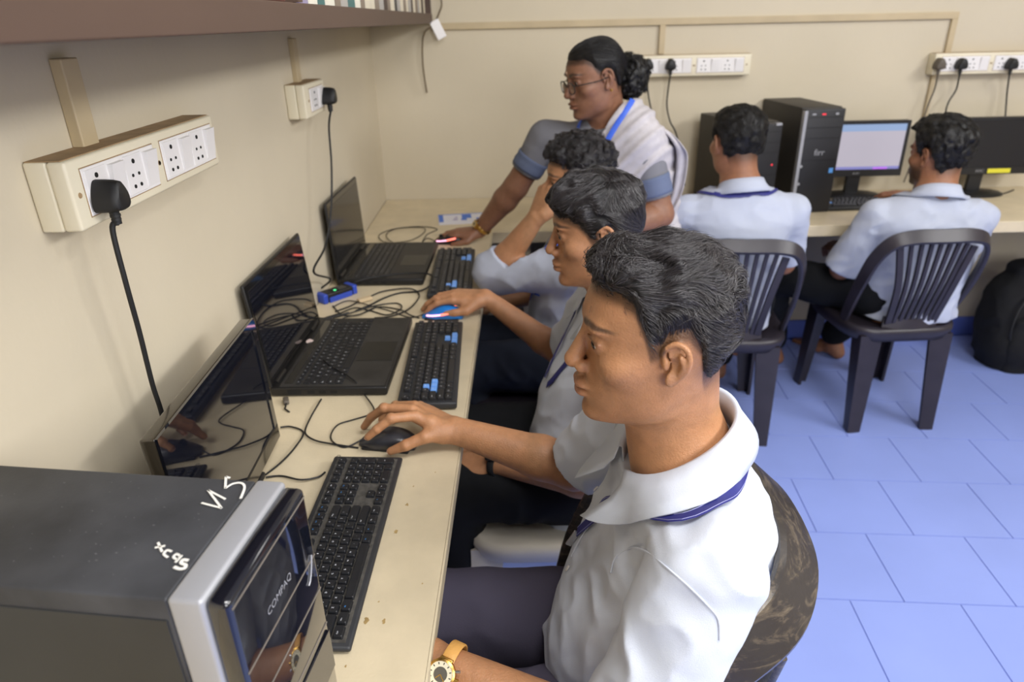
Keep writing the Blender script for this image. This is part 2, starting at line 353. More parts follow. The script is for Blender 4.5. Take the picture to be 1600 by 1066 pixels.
def plug(label, face, normal, cable, r, s=1.0, col=None):
    """three-pin plug on a socket face (point face, outward normal), and its cable through world points"""
    t = thing('power_plug', label, 'plug', face); m = col or M_rubber
    T = Matrix.Rotation(math.atan2(normal[1], normal[0])+PI/2, 4, 'Z')@Matrix.Rotation(PI/2, 4, 'X')@Matrix.Scale(s, 4)  # local z -> outward
    out = [(-.021, -.012), (-.019, .004), (-.009, .021), (0, .0245), (.009, .021), (.019, .004), (.021, -.012), (.017, -.019), (.006, -.021), (-.006, -.021), (-.017, -.019)]
    sm = [(p[0], p[1]) for p in cr(out, 4, True)]
    q = MB(); rings = [(.0005, 1.0), (.012, 1.0), (.026, .96), (.034, .88), (.037, .7)]; n = len(sm); vs = []; fs = []
    for z, k in rings: vs += [(x*k, y*k, z) for x, y in sm]
    for i in range(len(rings)-1):
        for j in range(n): fs.append((i*n+j, i*n+(j+1) % n, (i+1)*n+(j+1) % n, (i+1)*n+j))
    fs += [tuple(range((len(rings)-1)*n, len(rings)*n)), tuple(range(n-1, -1, -1))]; q.add(vs, fs, m, T); q.build('plug_body', t, smooth=True)
    q = MB(); q.tube([(0, -.016, .016), (0, -.026, .017), (0, -.04, .018)], [.0075, .0068, .0058], m, 12, T)
    for k in range(3): q.tube([(0, -.026-k*.0055, .017), (0, -.029-k*.0055, .0173)], .0076-k*.0006, m, 12, T)
    q.build('strain_relief', t, smooth=True)
    st = Vector(face)+T.to_3x3()@Vector((0, -.038, .018))
    MB().tube([Vector(p)-Vector(face) for p in cr([st]+[Vector(p) for p in cable], 8)], r, m, 8).build('cable', t, smooth=True)
    return t
f = aX(153, 303, .0535)
plug('black three-pin plug in the large ivory socket box, its cord dropping behind the glossy monitor', (.053, f[1], 1.303), (1, 0), [aX(176, 360, .062), aX(196, 440, .06), aX(218, 520, .055), aX(238, 600, .05), aX(258, 668, .05), (.05, .86, .765), (.07, .98, .757)], .0036, .88)
f = aX(505, 158, .053)
plug('black three-pin plug in the small single socket box, its cord hanging behind the laptop', (.053, f[1], 1.31), (1, 0), [aX(514, 200, .07), aX(518, 260, .075), aX(517, 330, .07), aX(508, 385, .06), aX(490, 425, .05), (.03, 1.95, .80), aZ(476, 470, .757), aZ(484, 490, .757), aZ(506, 498, .757), aZ(545, 489, .757)], .003)
for px, lab, c in ((1012, 'black plug in the strip behind the teacher, nearer her bun', [aY(1012, 140, 3.14), aY(1017, 170, 3.13), aY(1024, 195, 3.12), aY(1040, 240, 3.1), aY(1050, 300, 3.1)]),
                   (1047, 'black plug in the strip behind the teacher, farther from her bun', [aY(1044, 140, 3.14), aY(1042, 165, 3.13), aY(1047, 190, 3.12), aY(1058, 215, 3.1), aY(1070, 290, 3.1)])):
    f = aY(px, 101, YB-.049); plug(lab, tuple(f), (0, -1), c, .0035)
gp = mat('grey_rubber', s2l(92, 84, 74), .6)
for px, lab, c, m in ((1465, 'grey plug in the strip above the black monitor, first from the end', [aY(1460, 140, 3.13), aY(1448, 170, 3.12), aY(1438, 205, 3.12), aY(1430, 240, 3.1), aY(1420, 265, 3.1), aY(1412, 285, 3.1)], gp),
                   (1499, 'black plug in the strip above the black monitor, leaning second plug', [aY(1494, 140, 3.13), aY(1482, 160, 3.12), aY(1477, 180, 3.12), aY(1476, 215, 3.1), aY(1480, 270, 3.1)], None),
                   (1577, 'black plug in the strip straight above the yellow sticker', [aY(1574, 140, 3.13), aY(1572, 165, 3.12), aY(1570, 200, 3.1), aY(1570, 260, 3.1)], None)):
    f = aY(px, 100, YB-.059); plug(lab, tuple(f), (0, -1), c, .0034, col=m)
# ================================================================== computers
# ---- keyboards
def key_mesh(cache, w, d, m, leg=None, h=.0065, ins=.0016, lm=None, ls=.0042, mod=True):
    kk = (round(w, 4), round(d, 4), m.name, leg)
    if kk in cache: return cache[kk]
    q = MB(); g = .0011; b = .0012
    x0, x1, y0, y1 = -w/2+g, w/2-g, -d/2+g, d/2-g
    def ring(i, z): return [(x0+i+b, y0+i, z), (x1-i-b, y0+i, z), (x1-i, y0+i+b, z), (x1-i, y1-i-b, z), (x1-i-b, y1-i, z), (x0+i+b, y1-i, z), (x0+i, y1-i-b, z), (x0+i, y0+i+b, z)]
    vs = ring(0, 0)+ring(ins*.6, h*.82)+ring(ins, h); fs = [tuple(range(16, 24))]
    for r in (0, 8): fs += [(r+j, r+(j+1) % 8, r+8+(j+1) % 8, r+8+j) for j in range(8)]
    q.add(vs, fs, m)
    if leg:
        s = ls if len(leg) == 1 else ls*.72
        wide = len(leg)*.5*s
        cx = 0 if w < .02 else max(-w/2+ins+.003+wide/2, -w/2+.007)
        text(q, leg, Tm((cx, .0012, h+.00012)), s, lm or M_leg)
    cache[kk] = q.mesh('key'); return cache[kk]
U = .01905
ROWS = [  # (y of row centre in units from the front row, first x, [(label,width,gap-before)])
    (5.35, [('Esc', 1, 0)]+[(f'F{i}', 1, (1 if i == 1 else .5 if i in (5, 9) else 0)) for i in range(1, 13)]+[('Prt', 1, .25), ('Scr', 1, 0), ('Brk', 1, 0), ('-', 1, .25), ('+', 1, 0), ('x', 1, 0), ('=', 1, 0)]),
    (4, [(c, 1, 0) for c in '`1234567890-=']+[('Bksp', 2, 0), ('Ins', 1, .25), ('Hm', 1, 0), ('PU', 1, 0), ('Num', 1, .25), ('/', 1, 0), ('*', 1, 0), ('-', 1, 0)]),
    (3, [('Tab', 1.5, 0)]+[(c, 1, 0) for c in 'QWERTYUIOP[]']+[('\\', 1.5, 0), ('Del', 1, .25), ('End', 1, 0), ('PD', 1, 0), ('7', 1, .25), ('8', 1, 0), ('9', 1, 0), ('+', 1, 0)]),
    (2, [('Caps', 1.75, 0)]+[(c, 1, 0) for c in "ASDFGHJKL;'"]+[('Enter', 2.25, 0), ('4', 1, 3.5), ('5', 1, 0), ('6', 1, 0)]),
    (1, [('Shift', 2.25, 0)]+[(c, 1, 0) for c in 'ZXCVBNM,./']+[('Shift', 2.75, 0), ('^', 1, 1.25), ('1', 1, 1.25), ('2', 1, 0), ('3', 1, 0), ('Ent', 1, 0)]),
    (0, [('Ctrl', 1.25, 0), ('Win', 1.25, 0), ('Alt', 1.25, 0), ('', 6.25, 0), ('Alt', 1.25, 0), ('Fn', 1.25, 0), ('Mn', 1.25, 0), ('Ctrl', 1.25, 0), ('<', 1, .25), ('v', 1, 0), ('>', 1, 0), ('0', 2, .25), ('.', 1, 0)])]
BLUEK = set('WASD^<v>')

KC = {}
def keyboard(name, label, loc, rz, W=.442, D=.127, H=.016, rim=.012, km=None, blue=False, legends=True, bluelegs=False, tilt=.03, grp='computer keyboards'):
    t = thing(name, label, 'keyboard', loc, rz, None); km = km or M_key
    R = Matrix.Rotation(tilt, 4, 'X'); zb = .0035+D/2*tilt
    q = MB().box((-W/2, -D/2, zb), (W/2, D/2, zb+H*.7), M_kbbase, R, bev=.004); q.build('case', t, smooth=True)
    MB().box((-W/2+rim*.7, -D/2+rim*.7, zb+H*.7-.001), (W/2-rim*.7, D/2-rim*.7, zb+H*.7+.0006), M_dust if not blue else M_kbbase, R).build('key_bed', t)
    q = MB()
    for sx in (-1, 1):
        for sy in (-1, 1): q.box((sx*W*.42-.012, sy*D*.4-.004, 0), (sx*W*.42+.012, sy*D*.4+.004, zb+.004+sy*D*.4*tilt), M_rubber)
    q.build('foot', t)
    sx = (W-2*rim)/(22.5*U); kd = (D-2*rim)/6.35
    for yr, row in ROWS:
        x = 0
        for lab, wu, gap in row:
            x += gap; w = wu*U*sx; d = kd*(2 if (lab in ('+', 'Ent') and x > 20) else 1)
            cx = -W/2+rim+(x+wu/2)*U*sx; cy = -D/2+rim+(yr+.5)*kd-(kd/2 if d > kd*1.5 else 0)
            isb = blue and lab in BLUEK and not (x > 18 and lab in 'WASD')
            if lab == '+' and yr == 5.35: d = kd; cy = -D/2+rim+(yr+.5)*kd
            lm = M_legb if (bluelegs and (lab in ('Ins', 'Hm', 'PU', 'Fn', 'Alt', '<') or (lab.startswith('F') and len(lab) > 1))) else M_leg
            me = key_mesh(KC, w, d, M_keyblue if isb else km, lab or None, lm=lm, h=.0075 if blue else .0055)
            o = bpy.data.objects.new('key', me); o.matrix_local = R@Matrix.Translation((cx, cy, zb+H*.7+.0004)); link(o, t); x += wu
    return t
def place_kb(c4, z=.77):
    "corners: far-screen, far-user, near-user as pixels -> centre, rotation, length, depth"
    a, b_, c = [np.array(aZ(*p, z)) for p in c4]
    ux = (b_-c)[:2]; L = np.linalg.norm(ux); D = np.linalg.norm((a-b_)[:2]); ctr = ((a+c)/2)[:2]
    return (ctr[0], ctr[1], .75), math.atan2(ux[1], ux[0]), L, D
l, r, L, D = place_kb([(523, 709), (628, 712), (545, 1013)], .768)
K1 = keyboard('keyboard', 'slim black keyboard with dusty keys beside the near tower', l, r, L, D, bluelegs=True, H=.013)
lg = MB(); T = Matrix.Rotation(.03, 4, 'X')@Tm((L/2-.012, D/2-.012, .0178+.004)); text(lg, 'O', T, .011, M_kbbase); text(lg, 'D', T, .006, M_kbbase); lg.build('logo', K1)
l, r, L, D = place_kb([(650, 500), (722, 503), (712, 632)], .772)
keyboard('keyboard', 'black keyboard with blue arrow and WASD keys, in front of the middle laptop', l, r, L, D, H=.022, rim=.009, km=M_key2, blue=True, tilt=.02)
l, r, L, D = place_kb([(684, 388), (742, 388), (736, 459)], .772)
keyboard('keyboard', 'black keyboard with blue keys in front of the farthest laptop', l, r, L, D, H=.022, rim=.009, km=M_key2, blue=True, tilt=.02)
keyboard('keyboard', 'black keyboard on the back desk before the lit monitor', (2.03, 2.87, .75), .03, .40, .13, H=.02, rim=.009, km=M_key2, blue=True, tilt=.02)
# ---- laptops
def laptop(label, loc, rz, W, D, lid_tilt, keymat, dusty=0):
    t = thing('laptop', label, 'laptop', loc, rz); h = .023
    MB().box((-W/2, -D/2, .003), (W/2, D/2, h), M_lap, bev=.004).build('base', t, smooth=True)
    MB().box((-W/2+.006, -D/2+.006, h), (W/2-.006, D/2-.02, h+.0006), mat('laptop_deck', s2l(50, 48, 46), .55, var=(22, .45))).build('deck', t)
    MB().box((-W*.17, -D/2+.012, h+.0006), (W*.1, -D/2+.095, h+.0012), mat('touchpad', s2l(28, 28, 28), .35)).build('touchpad', t)
    MB().box((-W/2+.02, D/2-.045, h+.0006), (W/2-.02, D/2-.028, h+.0014), M_lapg).build('speaker_strip', t)
    kw = (W-.03)/20; kd = .0178; y0 = D/2-.06
    rows = [['Esc']+[f'F{i}' for i in range(1, 13)]+['Prt', 'Del', 'Hm', 'PU', 'PD', 'End', 'Ins'], list('`1234567890-=')+['Bksp2', 'Num', '/', '*', '-'], ['Tab1.5']+list('QWERTYUIOP[]')+['\\1.5', '7', '8', '9', '+'],
            ['Caps1.75']+list("ASDFGHJKL;'")+['Enter2.25', '4', '5', '6', ' '], ['Shift2.25']+list('ZXCVBNM,./')+['Shift1.75', '^', '1', '2', '3', 'Ent'], ['Ctrl', 'Fn', 'Win', 'Alt', ' 6', 'Alt', 'Mn', 'Ctrl', ' ', '<', 'v', '>', '0', '.', ' ']]
    for j, row in enumerate(rows):
        x = 0
        for lab in row:
            s = lab.rstrip('0123456789.') if (len(lab) > 2 and not lab.startswith('F')) or lab == ' 6' else lab
            wu = float(lab[len(s):]) if s != lab and lab[len(s):] else 1.0
            if x+wu > 20.01: break
            me = key_mesh(KC, wu*kw, kd if j else kd*.7, keymat, s.strip() or None, h=.0022, ins=.0006, ls=.0055)
            o = bpy.data.objects.new('key', me); o.location = (-W/2+.015+(x+wu/2)*kw, y0-j*kd-(0 if j else -.001), h+.0006); link(o, t); x += wu
    Lh = .243; H = Matrix.Translation((0, D/2-.006, h-.004))@Matrix.Rotation(-lid_tilt, 4, 'X')
    MB().box((-W/2, -.001, .004), (W/2, .007, Lh), M_lap, H, bev=.003).build('lid', t, smooth=True)
    s = MB().box((-W/2+.004, -.0018, .008), (W/2-.004, -.001, Lh-.004), M_lapg, H).build('screen_bezel', t)
    MB().box((-W/2+.014, -.0024, .024), (W/2-.014, -.0018, Lh-.018), M_scr if dusty else M_scrlap, H).build('screen', t)
    q = MB()
    for sx in (-1, 1): MB().tube([(sx*W*.36-.03, D/2-.006, h-.001), (sx*W*.36+.03, D/2-.006, h-.001)], .007, M_lap, 12).build('hinge', t, smooth=True)
    q = MB()
    for k in range(3): q.box((-W/2-.0006, -.02+k*.025, .009), (-W/2+.001, -.004+k*.025, .016), M_hole)
    q.box((-W/2-.0006, .06, .007), (-W/2+.001, .09, .018), M_hole); q.build('port', t)
    return t
lp = laptop('black laptop in the middle of the desk with a white sticker', (.168, 1.525, .75), PI/2-.02, .392, .258, math.radians(5), M_key, 1)
lp2 = laptop('black laptop farthest along the desk, lid near the wall', (.168, 2.222, .75), PI/2-.03, .395, .27, math.radians(2), M_key2, 0)
stk = aZ(484, 533, .7745); v = Matrix.Rotation(-(PI/2-.02), 4, 'Z')@(Vector(stk)-Vector((.168, 1.525, .75)))
q = MB(); q.add([(v.x+.011*math.cos(a)*(1+.25*math.sin(3*a)), v.y+.009*math.sin(a), .0247) for a in [k*PI/8 for k in range(16)]], [tuple(range(16))], mat('pink_white_sticker', s2l(236, 214, 206), .6)); q.build('sticker', lp)
# ---- near monitor
t = thing('monitor', 'glossy black monitor with bronze edge standing behind the near tower', 'monitor', (.119, .94, .75), PI/2+.022)
W, H0, H1 = .394, .024, .272; tb = Matrix.Rotation(-.03, 4, 'X')
MB().box((-W/2, .0, H0), (W/2, .022, H1), M_bronze, tb, bev=.004).build('housing', t, smooth=True)
MB().box((-W/2+.03, .018, H0+.02), (W/2-.03, .034, H1-.03), M_black, tb, bev=.006).build('back_cover', t, smooth=True)
q = MB(); y = -.003
for a, b_, c, d in ((-W/2, W/2, H0, H0+.026), (-W/2, W/2, H1-.016, H1), (-W/2, -W/2+.016, H0+.026, H1-.016), (W/2-.016, W/2, H0+.026, H1-.016)): q.box((a, y, c), (b_, .001, d), M_bronze if c == H0 else M_gloss, tb)
q.build('bezel', t); MB().box((-W/2+.016, -.0008, H0+.026), (W/2-.016, .001, H1-.016), M_scr, tb).build('screen', t)
MB().box((-.03, .03, .006), (.03, .055, .12), M_black).build('neck', t); MB().box((-.1, .0, 0), (.1, .11, .012), M_black, bev=.004).build('stand_base', t, smooth=True)
# ---- near tower
A = np.array(aZ(345, 945, 1.085)); B = np.array(aZ(470, 755, 1.085)); W = float(np.linalg.norm((B-A)[:2])); ang = math.atan2(B[1]-A[1], B[0]-A[0])
t = thing('computer_tower', 'charcoal computer tower with silver front strip, marked N5, nearest on the desk', 'computer', ((A[0]+B[0])/2, (A[1]+B[1])/2, .75), ang)
H = .335; D = .335  # local x along the front (near -> far), y inward
MB().box((-W/2, .046, .0), (W/2, D, H), M_pcgrey, bev=.003).build('case', t, smooth=True)
MB().box((-W/2-.0015, .05, .006), (-W/2+.002, D-.004, H-.022), M_pcside, bev=.001).build('side_panel', t)
MB().box((-W/2-.001, .016, 0), (W/2+.001, .046, H+.001), M_silver, bev=.004).build('silver_strip', t, smooth=True)
MB().box((-W/2+.002, -.004, .03), (W/2-.002, .018, H-.002), M_gloss, bev=.006).build('front_bezel', t, smooth=True)
MB().box((-W/2-.0005, .0, .0), (W/2+.0005, .02, .034), M_silver, bev=.004).build('foot_strip', t, smooth=True)
q = MB()
for z in (H-.012, H-.085, H-.13, H-.18): q.box((-W/2+.006, -.0046, z), (W/2-.006, -.0038, z+.0014), mat('seam_grey', s2l(120, 112, 102), .4))
q.build('seam', t)
MB().box((-W/2+.04, -.0055, H-.245), (W/2-.006, -.0038, H-.19), M_gloss, bev=.001).build('drive_flap', t)
q = MB(); text(q, 'COMPAQ', Tm((-.004, -.0047, H-.062), rx=PI/2), .0115, M_silver); q.build('brand_lettering', t)
MB().tube([(W/2-.03+.004*k, -.0048, H-.104+.0016*k*k) for k in range(5)], .0009, M_silver, 6).build('swoosh', t)
# marker writing on the lid of the case, drawn as flat strokes
q = MB(); Mi = Matrix.Translation(t.location)@Matrix.Rotation(ang, 4, 'Z'); Mi = Mi.inverted()
def stroke(pxs, wd):
    pts = [Mi@Vector(aZ(x, y, 1.0863)) for x, y in pxs]; pts = [Vector(p) for p in cr(pts, 5)] if len(pts) > 2 else pts
    q.band(pts, (0, 0, 1), wd, .0006, M_mark)
for s in ([(315, 786), (346, 794)], [(346, 794), (325, 766)], [(325, 766), (352, 780)]): stroke(s, .0022)
for s in ([(353, 745), (352, 763)], [(352, 763), (364, 756), (377, 755), (382, 762), (376, 779)], [(353, 745), (359, 747)]): stroke(s, .0024)
q.build('marker_number', t); q = MB()
for s in ([(294, 876), (286, 875), (283, 880), (290, 883), (288, 888), (280, 889), (272, 886)], [(284, 868), (274, 879)], [(282, 870), (276, 866), (271, 871), (278, 875)], [(268, 862), (261, 860), (256, 866), (262, 871)], [(247, 848), (253, 862)], [(242, 856), (258, 853)]): stroke(s, .0030 if len(s) > 5 else .0022)
q.build('marker_writing', t); q = MB(); rd = random.Random(3)
for k in range(70):
    x = rd.uniform(-W/2+.01, W/2-.01); y_ = rd.uniform(.06, D-.02); r_ = rd.uniform(.0002, .0006); e_ = rd.uniform(1, 3)
    q.add([(x+r_*math.cos(a), y_+r_*e_*math.sin(a), H+.0004) for a in [i_*PI/3 for i_ in range(6)]], [tuple(range(6))], mat('dust_fleck', s2l(112, 112, 114), .9))
tag(q.build('dust', t), kind='stuff')
# ---- towers on the back desk
def tower(label, x, y, rz, W, H, D, logo=None, strip=True):
    t = thing('computer_tower', label, 'computer', (x, y, .75), rz)
    MB().box((0, .03, .004), (W, D, H), M_pcback, bev=.003).build('case', t, smooth=True)
    MB().box((0, 0, .0), (W, .032, H-.004), mat('tower_front_black', s2l(30, 30, 34), .45), bev=.005).build('front_panel', t, smooth=True)
    if strip:
        MB().box((-.0015, -.002, .03), (.012, .02, H-.01), M_silver, bev=.002).build('silver_strip', t)
        for z in (.19, .12): MB().lathe([(.006, 0), (.005, .003)], M_silver, 14, Tm((.016, -.0, z), rx=PI/2)).build('port_ring', t)
    q = MB()
    for z in (H-.035, H-.075, H-.115, H-.2): q.box((.014, -.0012, z), (W-.006, .002, z+.0016), M_hole)
    q.build('drive_seam', t)
    if logo:
        q = MB(); text(q, logo, Tm((W*.5, -.0015, H-.17), rx=PI/2), .034, M_silver); q.build('logo', t)
        MB().box((W-.03, -.001, .16), (W-.013, .001, .18), mat('blue_sticker', s2l(96, 160, 228), .4)).build('sticker', t)
        q = MB(); q.box((.03, -.0015, H-.026), (.045, .001, H-.02), M_silver); q.box((W-.04, -.0015, H-.027), (W-.028, .001, H-.019), M_silver); q.build('button', t)
        MB().box((.07, -.0015, H-.026), (.085, .001, H-.021), mat('red_led', (.5, .02, .03), .4, emit=(1, .05, .08), emit_s=.6)).build('power_light', t)
    else:
        MB().box((W-.03, -.001, H-.012), (W-.006, .012, H-.003), M_silver).build('power_button', t)
        MB().box((W-.03, -.001, .2), (W-.024, .002, .206), mat('red_led', (.5, .02, .03), .4, emit=(1, .05, .08), emit_s=.6)).build('power_light', t)
    return t
p = aY(1234, 331, 2.8)
tower('tall black tower with silver strip and white logo beside the lit monitor', 1.722, 2.785, math.radians(5), .165, .412, .385, 'firr')
tower('dark computer tower behind the student by the teacher', 1.478, 2.74, math.radians(12), .165, .365, .37, None, False)
# ---- monitors on the back desk
def rear_monitor(label, x0, x1, y, z0, z1, lit, logo):
    W = x1-x0; t = thing('monitor', label, 'monitor', ((x0+x1)/2, y, .75)); a, b_ = z0-.75, z1-.75
    MB().box((-W/2, 0, a), (W/2, .03, b_), M_black, bev=.004).build('housing', t, smooth=True)
    q = MB(); e = .013; c = .03
    for r in ((-W/2, W/2, a, a+c), (-W/2, W/2, b_-e, b_), (-W/2, -W/2+e, a+c, b_-e), (W/2-e, W/2, a+c, b_-e)): q.box((r[0], -.005, r[2]), (r[1], .001, r[3]), M_black)
    q.build('bezel', t)
    s = MB()
    if lit:
        ms = mat('lit_screen', (.12, .12, .13), .3, emit=s2l(206, 198, 214), emit_s=.42); mb = mat('lit_screen_blue', (.08, .1, .14), .3, emit=s2l(160, 188, 232), emit_s=.42); mt = mat('lit_taskbar', (.08, .08, .14), .3, emit=s2l(150, 150, 225), emit_s=.4)
        h0, h1 = a+c, b_-e
        s.box((-W/2+e, -.0008, h0+.012), (W/2-e, .0002, h1-.03), ms); s.box((-W/2+e, -.0008, h1-.03), (W/2-e, .0002, h1), mb); s.box((-W/2+e, -.0008, h0), (W/2-e, .0002, h0+.012), mt); s.box((-W/2+e, -.0009, h0), (-W/2+e+.05, .0002, h0+.005), mat('taskbar_red', (.5, .1, .1), .3, emit=(.7, .15, .2), emit_s=.5))
        s.box((W*.18, -.0009, h0), (W*.34, .0002, h0+.009), mat('taskbar_purple', (.3, .1, .5), .3, emit=(.4, .16, .7), emit_s=.5))
    else: s.box((-W/2+e, -.0008, a+c), (W/2-e, .0002, b_-e), M_scrlap)
    s.build('screen', t)
    q = MB(); text(q, logo, Tm((.0, -.0056, a+c*.5), rx=PI/2), .017, M_silver); q.build('logo', t)
    MB().box((-.03, .006, .012), (.03, .03, a+.02), M_black, bev=.004).build('neck', t)
    q = MB(); q.lathe([(.125, 0), (.125, .006), (.11, .013), (.03, .018)], M_black, 32); o = q.build('stand_base', t, smooth=True); o.scale = (1, .62, 1); o.location = (0, .0, 0)
    return t
rear_monitor('black monitor with a lit white screen beside the tall tower', 1.9, 2.296, 3.06, .838, 1.073, True, 'acer')
t = rear_monitor('black switched-off monitor with yellow sticker, on the back desk', 2.40, 2.87, 3.05, .838, 1.078, False, 'AOC')
MB().box((.035, -.0062, .093), (.135, -.005, .112), mat('yellow_sticker', s2l(222, 214, 60), .5)).build('sticker', t)
# ---- mice
def mouse(label, loc, rz, m, glow=None, cable=None, s=1.0):
    t = thing('computer_mouse', label, 'mouse', loc, rz); L, Wd, H = .112*s, .062*s, .036*s; n = 20; vs = []; fs = []; N = 14
    for i in range(N+1):   # local x: back(-) -> front(+)
        u = i/N; x = (u-.5)*L; wd = Wd/2*(math.sin(PI*(.06+.88*u))**.5)*(.93+.07*math.cos(2*PI*u)); hh = H*(math.sin(PI*(.1+.82*u)**.85))**.75*(1 if u < .5 else 1-.25*(u-.5)*2)
        for k in range(n):
            a = 2*PI*k/n; c, q_ = math.cos(a), math.sin(a); ex_ = lambda z, p: math.copysign(abs(z)**p, z)
            z = hh*.42+hh*.58*ex_(q_, .75) if q_ > 0 else hh*.42*(1+ex_(q_, .45)); vs.append((x, wd*ex_(c, .8), max(.001, z)))
    for i in range(N):
        for k in range(n): fs.append((i*n+k, i*n+(k+1) % n, (i+1)*n+(k+1) % n, (i+1)*n+k))
    fs += [tuple(range(n-1, -1, -1)), tuple(range(N*n, N*n+n))]
    MB().add(vs, fs, m).build('shell', t, smooth=True)
    MB().box((-L*.42, -Wd*.41, .0002), (L*.42, Wd*.41, .006), M_mousein, bev=.002).build('sole', t)
    MB().tube([(L*.24, -.003, H*.79), (L*.24, .003, H*.79)], .0075*s, M_rubber, 16).build('wheel', t, smooth=True)
    MB().box((L*.12, -.0004, H*.86), (L*.47, .0004, H*.87), M_hole, Tm((0, 0, .0))).build('button_split', t)
    if glow:
        q = MB()
        for sg in (-1, 1):
            pts = [(-L*.30, sg*Wd*.34, H*.70), (-L*.15, sg*Wd*.43, H*.62), (.0, sg*Wd*.45, H*.52), (L*.2, sg*Wd*.46, H*.45), (L*.36, sg*Wd*.40, H*.42)]
            pts = cr(pts, 4); k = len(pts)//2; q.band(pts[:k+1], (0, sg, .6), .006, .004, M_glow); q.band(pts[k:], (0, sg, .6), .005, .004, glow)
        q.build('light_strip', t)
    if cable:
        Mi = (Matrix.Translation(loc)@Matrix.Rotation(rz, 4, 'Z')).inverted()
        MB().tube([Mi@Vector(p) for p in cr([Vector(loc)+Matrix.Rotation(rz, 3, 'Z')@Vector((L*.48, 0, .008))]+cable, 8)], .0016, M_rubber, 6).build('cable', t, smooth=True)
    return t
Z = .7525
m1 = aZ(601, 686, .762)
mouse('charcoal grey mouse under the hand of the nearest student', (m1[0]+.008, m1[1]-.004, .75), PI-.20, M_mouse, None, [aZ(540, 699, Z), aZ(522, 692, Z), aZ(517, 680, Z), aZ(528, 664, Z), aZ(552, 656, Z), aZ(577, 648, Z+.001), aZ(584, 638, Z+.002), aZ(566, 612, Z+.004), aZ(556, 597, .776), aZ(540, 585, .778), aZ(520, 574, .778), aZ(505, 562, .778)], 1.0)
m2 = aZ(692, 490, .762)
mouse('bright blue mouse with pink light under the second hand', (m2[0], m2[1], .75), PI-.12, M_bluem, M_glowp, [aZ(640, 496, Z), aZ(610, 486, Z), aZ(580, 478, Z+.002), aZ(545, 470, Z+.003), aZ(520, 480, Z)])
m3 = aZ(700, 375, .762)
mouse('black mouse with red light under the hand with the bracelet', (m3[0], m3[1], .75), PI-.1, M_black, M_glowp, [aZ(668, 372, Z), aZ(660, 378, Z), aZ(668, 366, Z), aZ(683, 358, Z), aZ(655, 354, Z), aZ(615, 358, Z), aZ(592, 368, Z), aZ(604, 379, Z+.002), aZ(640, 376, Z+.002), aZ(662, 364, Z+.002), aZ(660, 356, Z+.003), aZ(622, 357, Z+.003), aZ(604, 366, Z+.002), aZ(612, 378, Z+.004), aZ(636, 383, Z+.002)], .95)
mouse('black mouse on the back desk under a hand', (2.235, 2.93, .75), PI/2, M_black, None, [(2.23, 3.0, Z), (2.25, 3.08, Z), (2.33, 3.12, Z)], .95)
# ---- loose leads on the desk
def lead(name, label, pts, r, m=M_rubber, cat='cable'):
    o = np.array(pts[0]); t = thing(name, label, cat, tuple(o)); MB().tube([Vector(p)-Vector(o) for p in cr(pts, 8)], r, m, 7).build('cord', t, smooth=True); return t
def D_(*px, z=Z): return [aZ(a, b_, z+(.0018*((i*7) % 3))) for i, (a, b_) in enumerate(px)]
lead('monitor_lead', 'thin black lead curling from the glossy monitor past the middle laptop', D_((415, 742), (440, 722), (462, 698), (474, 676), (455, 667), (438, 668)), .0018)
lead('keyboard_lead', 'black lead bending from the near keyboard toward the glossy monitor', D_((508, 738), (496, 746), (470, 750), (440, 744), (415, 746)), .0018)
lead('mouse_lead', 'thin black lead running from beside the grey mouse up to the laptop edge', D_((560, 700), (520, 694), (492, 688), (477, 676), (484, 655), (497, 632), (502, 624)), .0018)
o = lead('usb_lead', 'black lead with a beige connector among the tangle by the blue adapter', D_((524, 487), (548, 478), (562, 470), (575, 465), (600, 455), (640, 451), (655, 462), (640, 482), (612, 494), (585, 497)), .0022)
c = aZ(570, 468, .757); v = Vector(c)-Vector(o.location)
MB().box((-.009, -.022, -.004), (.009, .022, .006), mat('beige_connector', s2l(206, 184, 148), .5), Matrix.Translation(v)@Matrix.Rotation(-.9, 4, 'Z'), bev=.002).build('connector', o)
lead('tangled_lead', 'black lead looping twice in the tangle behind the middle laptop', D_((500, 499), (530, 490), (555, 481), (580, 486), (606, 492), (627, 482), (620, 474), (585, 478), (545, 490), (520, 497)), .002)
lead('tangled_lead', 'black lead crossing the tangle from the adapter to the middle keyboard', D_((520, 478), (535, 492), (560, 492), (590, 480), (625, 484), (640, 492), (655, 497)), .002)
lead('tangled_lead', 'thick black lead running along the near edge of the far laptop', [aZ(540, 452, Z), aZ(556, 440, .778), aZ(585, 433, .781), aZ(625, 428, .781), aZ(660, 427, .779), aZ(676, 432, .776), aZ(672, 446, .768), aZ(655, 455, .757), aZ(625, 458, Z), aZ(600, 466, Z), aZ(580, 476, Z), aZ(556, 486, Z)], .0028)
lead('tangled_lead', 'slender black lead leaving the tangle under the middle laptop screen', D_((585, 482), (566, 490), (540, 496), (527, 504), (522, 512)), .0016)
lead('rear_lead', 'dark lead lying on the back desk behind the lit monitor stand', [(2.2, 3.1, Z), (2.27, 3.05, Z), (2.36, 3.04, Z), (2.42, 3.1, Z), (2.44, 3.13, .80)], .0035)
lead('rear_lead', 'dark lead under the black monitor with the yellow sticker', [(2.44, 3.08, Z), (2.52, 3.02, Z), (2.62, 3.0, Z), (2.75, 3.03, Z), (2.85, 3.1, Z)], .0035)
lead('rear_lead', 'dark leads bunched on the desk behind the teacher', [(1.12, 3.12, Z), (1.2, 3.05, Z), (1.3, 3.0, Z), (1.38, 2.98, Z), (1.3, 2.92, Z), (1.18, 2.97, Z)], .004)
